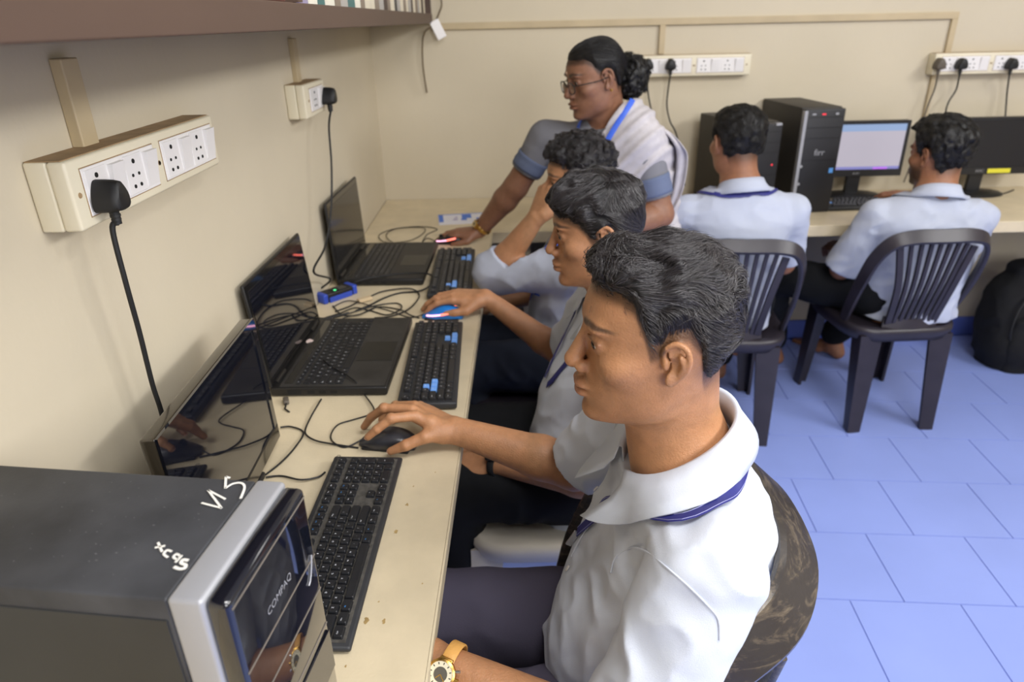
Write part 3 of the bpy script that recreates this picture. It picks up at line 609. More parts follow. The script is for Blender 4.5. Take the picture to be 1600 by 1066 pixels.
# ---- adapter, connector on the laptop side, booklet
a = aZ(500, 474, .75); b_ = aZ(552, 456, .75); rz = math.atan2(b_[1]-a[1], b_[0]-a[0])
t = thing('adapter_box', 'small blue and black adapter box with green light by the wall', 'adapter', ((a[0]+b_[0])/2, (a[1]+b_[1])/2, .75), rz); L = float(np.linalg.norm(b_-a)); mb = mat('blue_plastic', s2l(46, 74, 178), .4)
MB().box((-L/2+.012, -.021, .002), (L/2-.012, .021, .027), M_black, bev=.003).build('body', t, smooth=True)
for sx in (-1, 1): MB().box((sx*L/2-.016 if sx > 0 else -L/2, -.024, 0), (L/2 if sx > 0 else -L/2+.016, .024, .029), mb, bev=.004).build('end_cap', t, smooth=True)
MB().box((-L/2+.02, -.025, .0), (L/2-.02, -.02, .016), mb, bev=.002).build('side_rail', t)
MB().lathe([(.0045, 0), (.004, .0015)], mat('green_led', (.05, .6, .15), .4, emit=(.1, .8, .3), emit_s=.8), 12, Tm((-.008, -.006, .027))).build('light', t)
MB().box((.004, -.012, .0268), (.03, .012, .0278), M_dust).build('label_plate', t)
a = aZ(447, 627, .755)
t = thing('power_connector', 'small dark connector on the desk at the corner of the middle laptop', 'plug', tuple(a[:2])+(.75,), 1.9)
MB().box((-.012, -.006, .001), (.012, .006, .011), gp, bev=.003).build('connector_body', t, smooth=True); MB().tube([(-.011, 0, .005), (-.03, .004, .003), (-.045, -.004, .002)], .002, M_rubber, 6).build('cord', t, smooth=True)
t = thing('booklet', 'blue and white printed booklet lying behind the black mouse', 'booklet', (.37, 2.82, .75), 0); mp = mat('paper_white', s2l(226, 226, 236), .6); mbl = mat('print_blue', s2l(74, 120, 214), .6)
c4 = [aZ(*p, .7525)-np.array([.37, 2.82, .75]) for p in ((686, 351), (766, 347), (761, 332), (684, 336))]
mv = lambda u, v_, z: tuple((c4[0]*(1-u)+c4[1]*u)*(1-v_)+(c4[3]*(1-u)+c4[2]*u)*v_)[:2]+(z,)
q = MB(); q.prism([mv(0, 0, 0)[:2], mv(1, 0, 0)[:2], mv(1, 1, 0)[:2], mv(0, 1, 0)[:2]], 0, .003, mp); q.build('pages', t)
q = MB()
for u0, u1, v0, v1 in ((.01, .10, .2, .97), (.0, 1, .93, .985), (.47, .66, .5, .9), (.45, .56, .3, .5), (.75, .98, .2, .5)): q.add([mv(u0, v0, .0032), mv(u1, v0, .0032), mv(u1, v1, .0032), mv(u0, v1, .0032)], [(0, 1, 2, 3)], mbl)
for k in range(3): q.add([mv(.28+.03*k, .35+.14*k, .0033), mv(.38, .35+.14*k, .0033), mv(.38, .41+.14*k, .0033), mv(.28+.03*k, .41+.14*k, .0033)], [(0, 1, 2, 3)], mat('print_violet', s2l(120, 100, 170), .6))
q.build('cover_print', t)
# ================================================================== plastic chairs
def chair(label, loc, rz, m, mslat=None, style='A'):
    t = thing('plastic_chair', label, 'chair', loc, rz); ms = mslat or m
    # seat: rounded square with a rolled rim, local y forward
    n = 40; rings = []
    def sq(a, b_, z, k=4.5, cy=0):
        return [(math.copysign(abs(math.cos(u))**(2/k), math.cos(u))*a*(1+.06*math.sin(u)), cy+math.copysign(abs(math.sin(u))**(2/k), math.sin(u))*b_, z) for u in [2*PI*i/n for i in range(n)]]
    rings = [sq(.193, .198, .375), sq(.205, .21, .38), sq(.214, .219, .412), sq(.212, .217, .428), sq(.20, .205, .433), sq(.17, .175, .424), sq(.10, .10, .418), sq(.02, .02, .417)]
    vs = [p for r in rings for p in r]; fs = []
    for i in range(len(rings)-1):
        for j in range(n): fs.append((i*n+j, i*n+(j+1) % n, (i+1)*n+(j+1) % n, (i+1)*n+j))
    fs.append(tuple(range((len(rings)-1)*n, len(rings)*n)))
    MB().add(vs, fs, m).build('seat', t, smooth=True, ang=1.2)
    for sx in (-1, 1):
        for (x, y, xf, yf, w0, w1, nm) in ((.165, .185, .178, .19, .085, .05, 'f'), (.155, -.18, .15, -.215, .085, .05, 'r')):
            q = MB(); tp = Vector((sx*x, y, .40)); bt = Vector((sx*xf, yf, 0)); vs = []
            s_y = 1 if nm == 'f' else -1; th = .011
            for c, w in ((tp, w0), (tp.lerp(bt, .5), (w0+w1)/2), (bt, w1)):
                o1 = Vector((sx*.02, s_y*.02, 0))+c
                prof = [(0, 0), (-w*.35, .0), (-w, -.004), (-w, -.016), (-w*.4, -th), (-th, -th), (-th, -w*.4), (-.016, -w*.9), (-.004, -w*.9), (0, -w*.35)]
                vs += [(o1.x+sx*a, o1.y+s_y*b_, c.z) for a, b_ in prof]
            fs = []; k = 10
            for i in range(2):
                for j in range(k): fs.append((i*k+j, i*k+(j+1) % k, (i+1)*k+(j+1) % k, (i+1)*k+j))
            fs += [tuple(range(k)), tuple(range(2*k, 3*k))]
            q.add(vs, fs, m); q.build('leg', t, smooth=True)
    if style == 'A': half = [(0, -.272, .80), (.10, -.266, .798), (.165, -.25, .775), (.198, -.22, .71), (.208, -.18, .61), (.205, -.135, .51), (.198, -.10, .43)]
    else: half = [(0, -.268, .875), (.09, -.26, .873), (.17, -.22, .860), (.215, -.15, .825), (.232, -.07, .75), (.228, -.01, .62), (.208, .03, .43)]
    pts = [(-x, y, z) for x, y, z in half[::-1]]+half[1:]
    P_ = cr(pts, 7); N = len(P_); nr = []; wd = []
    for i, p in enumerate(P_):
        a = i/(N-1)*2-1; nr.append((p[0]*1.6, p[1]-.02, .08+.12*(1-abs(a)) if style == 'A' else .30*(1-abs(a))+.05)); wd.append((.052 if style == 'A' else .075)*(1-.25*abs(a)**2))
    MB().band(P_, nr, wd, .017, m).build('back_frame', t, smooth=True)
    ns = 9
    for k in range(ns):
        u = (k/(ns-1)*2-1)
        a = Vector((u*.132, -.262+.018*u*u, .785-.03*u*u)); b_ = Vector((u*.085, -.196, .45)); mid = a.lerp(b_, .5)+Vector((-u*.008, -.012, 0))
        w_ = .0145 if abs(u) < .99 else .026
        MB().band(cr([a, mid, b_], 6), (0, -1, .1), w_, .011, ms).build('slat', t, smooth=True)
    MB().band(cr([(-.10, -.186, .452), (0, -.205, .446), (.10, -.186, .452)], 6), (0, -1, .2), .045, .014, m).build('crossbar', t, smooth=True)
    return t
M_chd = mat('dark_aubergine_plastic', s2l(44, 39, 46), .38, spec=.5, var=(14, .25), bump=(90, .12, 4))
M_chb = mat('worn_brown_plastic', s2l(66, 58, 52), .33, spec=.55, var=(16, .7), bump=(60, .2, 5), aniso=(1, 3, 1.5))
def scratched(name, base, scr, rough=.28):
    m = mat(name, base, rough, spec=.6, bump=(50, .25, 5)); nt = m.node_tree; L = nt.links; bs = nt.nodes['Principled BSDF']
    tc = nt.nodes.new('ShaderNodeTexCoord'); mp = nt.nodes.new('ShaderNodeMapping'); mp.inputs['Scale'].default_value = (1, 1, 3.2); L.new(tc.outputs['Object'], mp.inputs[0])
    n1 = nt.nodes.new('ShaderNodeTexNoise'); n1.inputs['Scale'].default_value = 16; n1.inputs['Detail'].default_value = 10; n1.inputs['Roughness'].default_value = .75; n1.inputs['Distortion'].default_value = 1.2; L.new(mp.outputs[0], n1.inputs['Vector'])
    r = nt.nodes.new('ShaderNodeValToRGB'); r.color_ramp.elements[0].position = .50; r.color_ramp.elements[0].color = (*base, 1); r.color_ramp.elements[1].position = .72; r.color_ramp.elements[1].color = (*scr, 1); L.new(n1.outputs[0], r.inputs[0]); L.new(r.outputs[0], bs.inputs['Base Color'])
    return m
M_chb = scratched('scratched_brown_plastic', s2l(50, 45, 42), s2l(122, 108, 88))
M_chw = mat('cream_plastic_chair', s2l(214, 206, 190), .4, var=(10, .06))
chair('worn brown plastic chair with scratched rail under the nearest student', (.668, .775, 0), PI/2-.05, M_chb, style='B')
chair('cream plastic chair under the second student', (.67, 1.41, 0), PI/2, M_chw)
chair('dark plastic chair under the curly haired student at the far laptop', (.66, 2.0, 0), PI/2, M_chd)
chair('dark plastic slatted chair at the back desk, nearer the teacher', (1.385, 2.46, 0), -.10, M_chd)
chair('dark plastic slatted chair at the back desk beside the backpack', (2.035, 2.53, 0), .04, M_chd)
# ================================================================== sculpting toolkit: distance fields polygonised by surface nets
def smin(a, b, k):
    if k <= 0: return np.minimum(a, b)
    h = np.maximum(k-np.abs(a-b), 0)/k
    return np.minimum(a, b)-h*h*k*.25
def vnoise(P):
    "value noise, about 0..1"
    I = np.floor(P).astype(np.int64); F = P-I; F = F*F*(3-2*F); out = np.zeros(len(P))
    for dx in (0, 1):
        for dy in (0, 1):
            for dz in (0, 1):
                h = (I[:, 0]+dx)*374761393+(I[:, 1]+dy)*668265263+(I[:, 2]+dz)*2147483647
                h = (h ^ (h >> 13))*1274126177; h = (h ^ (h >> 16)) & 0xffff
                wgt = (F[:, 0] if dx else 1-F[:, 0])*(F[:, 1] if dy else 1-F[:, 1])*(F[:, 2] if dz else 1-F[:, 2])
                out += wgt*(h/65535.)
    return out
def sstep(x, a, b): t = np.clip((x-a)/(b-a), 0, 1); return t*t*(3-2*t)
class Field:
    def __init__(s): s.ops = []; s.post = []
    def add(s, f, lo, hi, k=.01, mode='u'): s.ops.append((f, np.array(lo, float), np.array(hi, float), k, mode)); return s
    def cone(s, a, b, ra, rb=None, k=.01, mode='u', flat=None):
        "capsule whose radius runs from ra to rb; flat=(axis, factor) squeezes it along an axis"
        a = np.array(a, float); b = np.array(b, float); rb = ra if rb is None else rb; ab = b-a; L2 = max(ab@ab, 1e-12); r = max(ra, rb)*(1 if not flat else max(1, 1/flat[1]))
        def f(P):
            t = np.clip((P-a)@ab/L2, 0, 1); q = P-a-t[:, None]*ab
            if flat is not None:
                n = flat[0]; c = q@n; q = q+np.outer(c*(1/flat[1]-1), n)
            return (np.sqrt((q*q).sum(1))-(ra+(rb-ra)*t))*(1 if flat is None else min(1, flat[1]))
        return s.add(f, np.minimum(a, b)-r, np.maximum(a, b)+r, k, mode)
    def ell(s, c, rad, R=None, k=.01, mode='u'):
        c = np.array(c, float); rad = np.array(rad, float); R = np.eye(3) if R is None else R; m = rad.max()
        def f(P):
            q = (P-c)@R/rad; return (np.sqrt((q*q).sum(1))-1)*rad.min()
        return s.add(f, c-m, c+m, k, mode)
    def loft(s, secs, u, v, k=.01, n=2.3, sub=4, mode='u'):
        "elliptic tube: secs = (centre, half width along u, half depth along v)"
        A = np.array([[*c, a, b] for c, a, b in secs], float); A = np.array(cr(A, sub)); u = np.array(u, float); v = np.array(v, float)
        A = A[np.argsort(A[:, 2])]; z0, z1 = A[0, 2], A[-1, 2]
        def f(P):
            z = np.clip(P[:, 2], z0, z1); cx, cy, a, b = [np.interp(z, A[:, 2], A[:, k]) for k in (0, 1, 3, 4)]
            qx = P[:, 0]-cx; qy = P[:, 1]-cy; pu = np.abs(qx*u[0]+qy*u[1]); pv = np.abs(qx*v[0]+qy*v[1]); mn = np.minimum(a, b)
            ex = np.abs(P[:, 2]-z)/mn; r = ((pu/a)**n+(pv/b)**n+ex**n)**(1/n)
            return np.sqrt(pu*pu+pv*pv+(ex*mn)**2)*(1-1/np.maximum(r, .2))*.92
        m = max(A[:, 3].max(), A[:, 4].max())
        return s.add(f, A[:, :3].min(0)-m, A[:, :3].max(0)+m, k, mode)
    def eval(s, P, margin=.03):
        d = np.full(len(P), 1.0)
        for f, lo, hi, k, mode in s.ops:
            m = np.all((P > lo-margin-k) & (P < hi+margin+k), 1)
            if not m.any(): continue
            x = f(P[m])
            if mode == 'u': d[m] = smin(d[m], x, k)
            elif mode == 's': d[m] = -smin(-d[m], x, k)
            elif mode == 'i': d[m] = -smin(-d[m], -x, k)
            else: d[m] = d[m]+x
        for f in s.post: d = f(P, d)
        return d
    def bounds(s):
        o = [x for x in s.ops if x[4] == 'u']; return np.min([x[1] for x in o], 0), np.max([x[2] for x in o], 0)
    def poly(s, h, lo=None, hi=None, pad=.012):
        l, u = s.bounds(); l = l-pad; u = u+pad
        if lo is not None: l = np.maximum(l, lo)
        if hi is not None: u = np.minimum(u, hi)
        B = 12; nb = np.ceil((u-l)/(h*B)).astype(int)+1; dims = nb*B
        g = np.stack(np.meshgrid(*[np.arange(n) for n in nb], indexing='ij'), -1).reshape(-1, 3)
        c = l+(g*B+B/2-.5)*h; rad = B*h*.9
        dc = s.eval(c, margin=.03+rad*1.3); act = np.abs(dc) < rad*1.25+.012
        V = np.repeat(np.repeat(np.repeat(np.where(dc > 0, .05, -.05).reshape(nb).astype(np.float32), B, 0), B, 1), B, 2)
        off = np.stack(np.meshgrid(*[np.arange(B)]*3, indexing='ij'), -1).reshape(-1, 3)
        ga = g[act]*B
        for st in range(0, len(ga), 400):
            I = ga[st:st+400, None, :]+off[None]; P = l+I*h; b0 = P[:, 0]; b1 = P[:, -1]; D = np.full(P.shape[:2], 1.0)
            for f, lo_, hi_, k, mode in s.ops:
                m = np.all((b1 > lo_-.02-k) & (b0 < hi_+.02+k), 1)
                if not m.any(): continue
                x = f(P[m].reshape(-1, 3)).reshape(-1, P.shape[1])
                D[m] = smin(D[m], x, k) if mode == 'u' else -smin(-D[m], x, k)
            D = D.ravel(); P = P.reshape(-1, 3)
            for f in s.post: D = f(P, D)
            I = I.reshape(-1, 3); V[I[:, 0], I[:, 1], I[:, 2]] = D
        return nets(V, l, h)
def nets(V, l, h):
    ins = V < 0; nx, ny, nz = V.shape
    cnt = np.zeros((nx-1, ny-1, nz-1), np.uint8)
    for dx in (0, 1):
        for dy in (0, 1):
            for dz in (0, 1): cnt += ins[dx:nx-1+dx, dy:ny-1+dy, dz:nz-1+dz]
    A = np.argwhere((cnt > 0) & (cnt < 8)); idx = np.full(cnt.shape, -1, np.int32); idx[A[:, 0], A[:, 1], A[:, 2]] = np.arange(len(A))
    C = [(a, b, c) for a in (0, 1) for b in (0, 1) for c in (0, 1)]
    val = np.stack([V[A[:, 0]+a, A[:, 1]+b, A[:, 2]+c] for a, b, c in C], 1)
    acc = np.zeros((len(A), 3)); num = np.zeros(len(A))
    for i in range(8):
        for j in range(i+1, 8):
            if sum(abs(np.array(C[i])-np.array(C[j]))) != 1: continue
            m = (val[:, i] < 0) != (val[:, j] < 0); t = val[m, i]/(val[m, i]-val[m, j])
            acc[m] += np.array(C[i])+(np.array(C[j])-np.array(C[i]))*t[:, None]; num[m] += 1
    vs = l+(A+acc/num[:, None])*h; Q = []
    for ax in range(3):
        o1, o2 = [k for k in range(3) if k != ax]; sl = [slice(None)]*3; s2 = [slice(None)]*3
        sl[ax] = slice(0, V.shape[ax]-1); s2[ax] = slice(1, V.shape[ax])
        e = ins[tuple(sl)] != ins[tuple(s2)]; E_ = np.argwhere(e)
        E_ = E_[(E_[:, o1] > 0) & (E_[:, o2] > 0) & (E_[:, o1] < V.shape[o1]-1) & (E_[:, o2] < V.shape[o2]-1)]
        def cell(a, b):
            c = E_.copy(); c[:, o1] -= a; c[:, o2] -= b; return idx[c[:, 0], c[:, 1], c[:, 2]]
        q = np.stack([cell(1, 1), cell(0, 1), cell(0, 0), cell(1, 0)], 1)
        inn = ins[E_[:, 0], E_[:, 1], E_[:, 2]]; fl = inn if ax != 1 else ~inn
        q[~fl] = q[~fl][:, ::-1]; Q.append(q)
    Q = np.concatenate(Q); Q = Q[(Q >= 0).all(1)]
    return vs, Q
def np_mesh(name, parts, mats, parent=None, cols=None, smooth=True, midx=None):
    "parts: list of (verts, quads or tris)"
    vs = np.concatenate([p[0] for p in parts]); o = 0; loops = []; starts = []; tot = 0; mi = []
    for n, (v, f) in enumerate(parts):
        f = np.asarray(f)+o; o += len(v); loops.append(f.ravel()); starts.append(tot+np.arange(len(f))*f.shape[1]); tot += f.size; mi.append(np.full(len(f), 0 if midx is None else midx[n]))
    loops = np.concatenate(loops).astype(np.int32); starts = np.concatenate(starts).astype(np.int32); mi = np.concatenate(mi).astype(np.int32)
    me = bpy.data.meshes.new(name); me.vertices.add(len(vs)); me.vertices.foreach_set('co', vs.astype(np.float32).ravel())
    me.loops.add(len(loops)); me.loops.foreach_set('vertex_index', loops); me.polygons.add(len(starts)); me.polygons.foreach_set('loop_start', starts)
    for m in mats: me.materials.append(m)
    me.polygons.foreach_set('material_index', mi); me.polygons.foreach_set('use_smooth', np.full(len(starts), smooth))
    me.update(calc_edges=True); me.validate()
    if cols is not None:
        a = me.color_attributes.new('Col', 'FLOAT_COLOR', 'POINT'); a.data.foreach_set('color', np.concatenate([cols, np.ones((len(cols), 1))], 1).astype(np.float32).ravel())
    return link(bpy.data.objects.new(name, me), parent)
def tubes(paths, radii, n=3):
    "many thin tapered tubes at once: paths (S,K,3), radii (S,K)"
    S, K, _ = paths.shape; t = np.gradient(paths, axis=1); t /= np.linalg.norm(t, axis=2, keepdims=True)+1e-9
    up = np.random.normal(size=(S, 1, 3)); u = np.cross(t, up); u /= np.linalg.norm(u, axis=2, keepdims=True)+1e-9; v = np.cross(t, u)
    ring = [paths+(u*math.cos(2*PI*k/n)+v*math.sin(2*PI*k/n))*radii[..., None] for k in range(n)]
    V = np.stack(ring, 2).reshape(-1, 3); b = (np.arange(S)*K*n)[:, None, None]; i = np.arange(K-1)[None, :, None]; k = np.arange(n)[None, None, :]; k2 = (k+1) % n
    q = np.stack([b+i*n+k, b+i*n+k2, b+(i+1)*n+k2, b+(i+1)*n+k], -1).reshape(-1, 4)
    return V, q
nrm = lambda v: np.array(v, float)/np.linalg.norm(v)
# ================================================================== the human figure
Ztab = np.array([[.03, .0965, -.006, -.080, .0745], [.016, .0920, -.004, -.077, .0745], [.004, .0895, -.002, -.071, .0735],
    [-.012, .0895, 0, -.061, .0715], [-.030, .0925, .004, -.048, .068], [-.048, .0955, .01, -.030, .0635], [-.062, .0955, .018, -.010, .0580], [-.076, .0925, .03, .006, .0515], [-.089, .0915, .04, .018, .042], [-.098, .086, .048, .030, .032], [-.106, .070, .055, .042, .016]])
_zz = np.array(cr(Ztab[::-1], 6)); _zo = np.argsort(_zz[:, 0]); _zz = _zz[_zo]
def skull(P, jaw=1.0):
    "head loft in head space: x forward, y left, z up, origin between the ear canals"
    z = P[:, 2]; xf, xc, xb, w_ = [np.interp(np.minimum(z, .03), _zz[:, 0], _zz[:, i]) for i in (1, 2, 3, 4)]
    w_ = w_*(1+(jaw-1)*sstep(-z, .0, .08))
    a = np.where(P[:, 0] > xc, xf-xc, xc-xb); n = np.where(P[:, 0] > xc, 2.25, 2.1); a = np.maximum(a, .004); w_ = np.maximum(w_, .004)
    u = np.maximum(z-.03, 0)/.0830; qx = P[:, 0]-xc; r = (np.abs(qx/a)**n+np.abs(P[:, 1]/w_)**n+u**2.15)**(1/n)
    m = np.sqrt(qx*qx+P[:, 1]**2+np.maximum(z-.03, 0)**2); d = m*(1-1/np.maximum(r, .05))
    d = np.where(r < .3, np.maximum(d, -.05), d)*(1-.5*sstep(-z, .075, .1)); ex = np.maximum(-.106-z, 0)
    return np.where(ex > 0, np.sqrt(np.maximum(d, 0)**2+ex**2), d)
def roty(a): c, s = math.cos(a), math.sin(a); return np.array([[c, 0, s], [0, 1, 0], [-s, 0, c]])
def rotz(a): c, s = math.cos(a), math.sin(a); return np.array([[c, -s, 0], [s, c, 0], [0, 0, 1]])
def rotx(a): c, s = math.cos(a), math.sin(a); return np.array([[1, 0, 0], [0, c, -s], [0, s, c]])
def head_field(nose=1.0, lips=1.0, chin=1.0, jaw=1.0, ear=1.0):
    F = Field(); F.add(lambda P: skull(P, jaw), (-.1, -.085, -.115), (.1, .085, .125), .001)
    # cheek bones, brow, chin, jaw corner
    for s in (-1, 1):
        F.ell((.058, s*.050, -.012), (.022, .018, .018), None, .02)
        F.ell((.081, s*.027, .0320), (.011, .021, .007), rotz(-s*.35), .012)
        F.ell((.012, s*.052, -.062), (.022, .012, .022), None, .025)
    F.ell((.082, 0, -.091), (.0125*chin, .017, .012), None, .014)
    # eye hollows, then lids over the eyeball
    for s in (-1, 1):
        F.ell((.099, s*.033, .013), (.015, .019, .0125), rotz(-s*.25), .012, 's')
        F.ell((.0765, s*.0315, .012), (.0150, .0158, .0140), None, .004)
        F.ell((.0925, s*.033, .0112), (.011, .0142, .0058), rotz(-s*.35), .0015, 's')
        F.cone((.0925, s*.018, .0168), (.083, s*.046, .0152), .0016, .0014, .004)
    # nose
    F.cone((.0925, 0, .016), (.1075, 0, -.0215), .0060, .0098*nose, .010)
    F.ell((.1095, 0, -.0235), (.0085, .0105*nose, .0085), None, .005)
    for s in (-1, 1):
        F.ell((.0975, s*.0125*nose, -.0275), (.0095, .0062, .0075), rotz(s*.3), .006)
        F.ell((.1025, s*.0062, -.0365), (.0058, .0030, .0040), rotz(s*.4), .002, 's')
    F.cone((.0985, 0, -.034), (.099, 0, -.045), .0042, .003, .006)
    # lips and the mouth line
    F.ell((.0965, 0, -.0515), (.0085*lips, .0235, .0055), None, .006)
    for s in (-1, 1): F.ell((.0985, s*.006, -.0515), (.007*lips, .010, .0048), rotz(-s*.3), .004)
    F.ell((.0965, 0, -.0635), (.0095*lips, .0200, .0062), None, .006)
    F.ell((.106, 0, -.0572), (.0105, .0245, .0011), None, .002, 's')
    F.ell((.102, 0, -.0765), (.006, .018, .0045), None, .008, 's')
    # ears
    for s in (-1, 1):
        def E_(x, z, y=0): return np.array([x*.86+.004, s*(.0725+y), z*.84+.004])
        rim = [(.012, .006, .001), (.015, .020, .003), (.010, .031, .006), (-.003, .0365, .010), (-.015, .030, .0145), (-.020, .014, .0155), (-.018, -.004, .0135), (-.011, -.018, .009), (-.003, -.027, .006)]
        rim = cr([E_(x*ear, z*ear, y) for x, z, y in rim], 3)
        Re = rotz(s*.42)
        F.ell(E_(-.004*ear, .006*ear, .006), (.0145*ear, .0045, .025*ear), Re@roty(.12), .005)
        for a, b in zip(rim[:-1], rim[1:]): F.cone(a, b, .0034*ear, .0034*ear, .0022)
        F.ell(E_(.001, -.026*ear, .005), (.0085, .0042, .0085), Re, .004)
        anti = cr([E_(.004*ear, .022*ear, .0095), E_(-.006*ear, .017*ear, .0125), E_(-.011*ear, .004*ear, .0125), E_(-.007*ear, -.010*ear, .0095)], 3)
        for a, b in zip(anti[:-1], anti[1:]): F.cone(a, b, .0030, .0030, .004)
        F.ell(E_(.002, .001, .0125), (.0075, .0065, .0105), None, .004, 's')
        F.ell(E_(.002, .019, .0125), (.006, .004, .005), None, .004, 's')
        F.ell(E_(.0105, .000, .0045), (.004, .0045, .0065), None, .003)
    return F
def hand_joints(W, d, n, side, curl=.5, spread=.06, s=1.0, thumb=.5, thumb_in=.2):
    """joints of a hand: wrist W, direction d to the knuckles, n = normal of the back of the hand; side +1 left, -1 right"""
    d = nrm(d); n = nrm(np.array(n)-d*(np.array(n)@d)); lat = np.cross(d, n)*side
    W = np.array(W, float); out = {'lat': lat, 'd': d, 'n': n, 'W': W}
    cs = curl if hasattr(curl, '__len__') else [curl]*4
    mc = [(.088, .027), (.091, .008), (.086, -.011), (.078, -.028)]; ln = [(.043, .026, .022), (.047, .030, .023), (.044, .028, .022), (.034, .021, .020)]
    F_ = []
    for i in range(4):
        K = W+(d*mc[i][0]+lat*mc[i][1]+n*(.004 if i in (1, 2) else 0))*s; a = spread*(1.2-i)*.8; dd = d*math.cos(a)+lat*math.sin(a); pts = [K]; ang = cs[i]*.55
        for j, L in enumerate(ln[i]):
            pts.append(pts[-1]+(dd*math.cos(ang)-n*math.sin(ang))*L*s); ang += cs[i]*(1.0 if j == 0 else .65)
        F_.append(pts)
    b = W+(d*.018+lat*.022-n*.006)*s; td = nrm(d*.75+lat*(.75-.5*thumb_in)-n*.25*(1+thumb)); p1 = b+td*.042*s
    td2 = nrm(d*.95+lat*(.30-.5*thumb_in)-n*.2*thumb); p2 = p1+td2*.033*s; p3 = p2+nrm(td2*.9+d*.2-lat*.12)*.026*s
    out['f'] = F_; out['t'] = [b, p1, p2, p3]; return out
def hand_field(F, H, s=1.0, r=1.0):
    W, d, n, lat = H['W'], H['d'], H['n'], H['lat']
    w4 = [.013, .005, -.005, -.014]
    for i in range(4):
        K = H['f'][i][0]; F.cone(W+lat*w4[i]*s-n*.002, K-n*.003*s, .0145*s*r, .0112*s*r, .012)
    F.cone(W+lat*.016*s+d*.02*s-n*.006*s, H['f'][0][0]-d*.03*s-n*.008*s, .014*s, .011*s, .012)
    F.cone(W-lat*.018*s+d*.02*s-n*.006*s, H['f'][3][0]-d*.02*s-n*.008*s, .013*s, .010*s, .012)
    rr = [(.0100, .0090, .0082, .0068), (.0102, .0092, .0083, .0070), (.0098, .0088, .0079, .0066), (.0086, .0078, .0070, .0060)]
    for i in range(4):
        p = H['f'][i]
        G = Field()
        for j in range(3): G.cone(p[j], p[j+1], rr[i][j]*s*r, rr[i][j+1]*s*r, .003)
        G.ell(p[1], [rr[i][1]*1.1*s*r]*3, None, .003); lo, hi = G.bounds()
        F.add(lambda P, G=G: G.eval(P, 1), lo, hi, .0035)
    t = H['t']; G = Field(); G.cone(t[0], t[1], .0175*s*r, .0125*s*r, .006); G.cone(t[1], t[2], .0118*s*r, .0102*s*r, .004); G.cone(t[2], t[3], .0103*s*r, .0076*s*r, .004); lo, hi = G.bounds()
    F.add(lambda P: G.eval(P, 1), lo, hi, .012)
def nails(H, s=1.0):
    "thin nail plates for a hand in close view"
    out = []
    for i, p in enumerate(H['f']+[H['t']]):
        a, b = np.array(p[-2]), np.array(p[-1]); t = nrm(b-a); up = H['n'] if i < 4 else nrm(H['n']*.5+H['lat']*.75); up = nrm(up-t*(up@t)); sd = np.cross(t, up); r = (.0072 if i < 4 else .0085)*s
        c = b+up*(.0052 if i < 3 else .0044 if i == 3 else .0060)*s+t*.001; vs = []
        for u in np.linspace(-1, 1, 5):
            for v in np.linspace(-1, 1, 5):
                k = math.sqrt(1-.55*v*v) if u > 0 else 1-.2*v*v*abs(u); vs.append(c+t*u*.0058*s*k+sd*v*r*.72-up*(abs(v)**2.2*.0030+max(u, 0)*.0012))
        q = [(i_*5+j, i_*5+j+1, (i_+1)*5+j+1, (i_+1)*5+j) for i_ in range(4) for j in range(4)]
        out.append((np.array(vs), np.array(q)))
    return out
def fold_post(amp, freq, seed, dirs=None, fine=.0012):
    "cloth relief: ridged noise in stretched coordinates"
    rs = np.random.RandomState(seed); M = [np.linalg.qr(rs.normal(size=(3, 3)))[0]*f for f in freq]
    def post(P, d):
        m = np.abs(d) < .03
        if not m.any(): return d
        Q = P[m]; wv = (vnoise(Q*9+seed)-.5)*.6; o = 0
        for i, A in enumerate(M):
            q = Q@A.T; q[:, 0] *= .28; n = vnoise(q+seed*7.3+i*11+wv[:, None]); o = o+(np.abs(2*n-1)-.5)*amp[i]
        d = d.copy(); d[m] += o+(vnoise(Q*70)-.5)*fine; return d
    return post
M_eye = mat('eye_white', s2l(214, 200, 190), .15, spec=.6); M_iris = mat('dark_iris', s2l(38, 22, 14), .08, spec=.7); M_nail = mat('finger_nail', s2l(214, 160, 136), .3)
def skin_mat(name, rough=.44): return mat(name, (.4, .2, .12), rough, spec=.45, attr='Col', sss=.10, bump=(380, .42, 4), var=(70, .10))
M_skin = skin_mat('skin')
M_hair = mat('black_hair', s2l(15, 13, 13), .55, spec=.35); M_hairsheen = mat('hair_strand_sheen', s2l(56, 52, 54), .27, spec=.85)  # strands paler than the hair mass: grey sheen put into their colour
M_hair2 = mat('black_hair_matte', s2l(20, 18, 17), .5, spec=.4); M_hairs2 = mat('black_hair_strand_matte', s2l(26, 23, 22), .42, spec=.5)
def shirt_mat(name, col): return mat(name, col, .82, spec=.2, bump=(900, .25, 2), var=(7, .05))
M_shirt = shirt_mat('pale_grey_shirt', s2l(206, 212, 224)); M_shirtb = shirt_mat('pale_blue_grey_shirt', s2l(181, 187, 203))
M_lany = mat('navy_lanyard', s2l(38, 42, 118), .55, bump=(1200, .2, 1)); M_lanyl = mat('lanyard_stitch', s2l(150, 152, 200), .6)
M_tblack = mat('black_trousers', s2l(20, 21, 24), .85, spec=.2, bump=(700, .2, 2)); M_tnavy = mat('slate_navy_trousers', s2l(82, 78, 94), .85, spec=.2, bump=(700, .25, 2)); M_tjean = mat('dark_denim', s2l(34, 38, 50), .88, spec=.2, bump=(500, .3, 2))
def hair_field(zl, thick, lock=None, bias=0):
    """hair mass in head space. zl(x,y): height of the hairline; thick(P): hair depth"""
    F = Field()
    def f(P):
        a = sstep(P[:, 2]-zl(P), -.003, .036); T = -.005+(thick(P)+.005)*a
        return skull(P)-T
    F.add(f, (-.145, -.13, -.10), (.145, .13, .175), .001)
    if lock: F.post.append(lock)
    return F
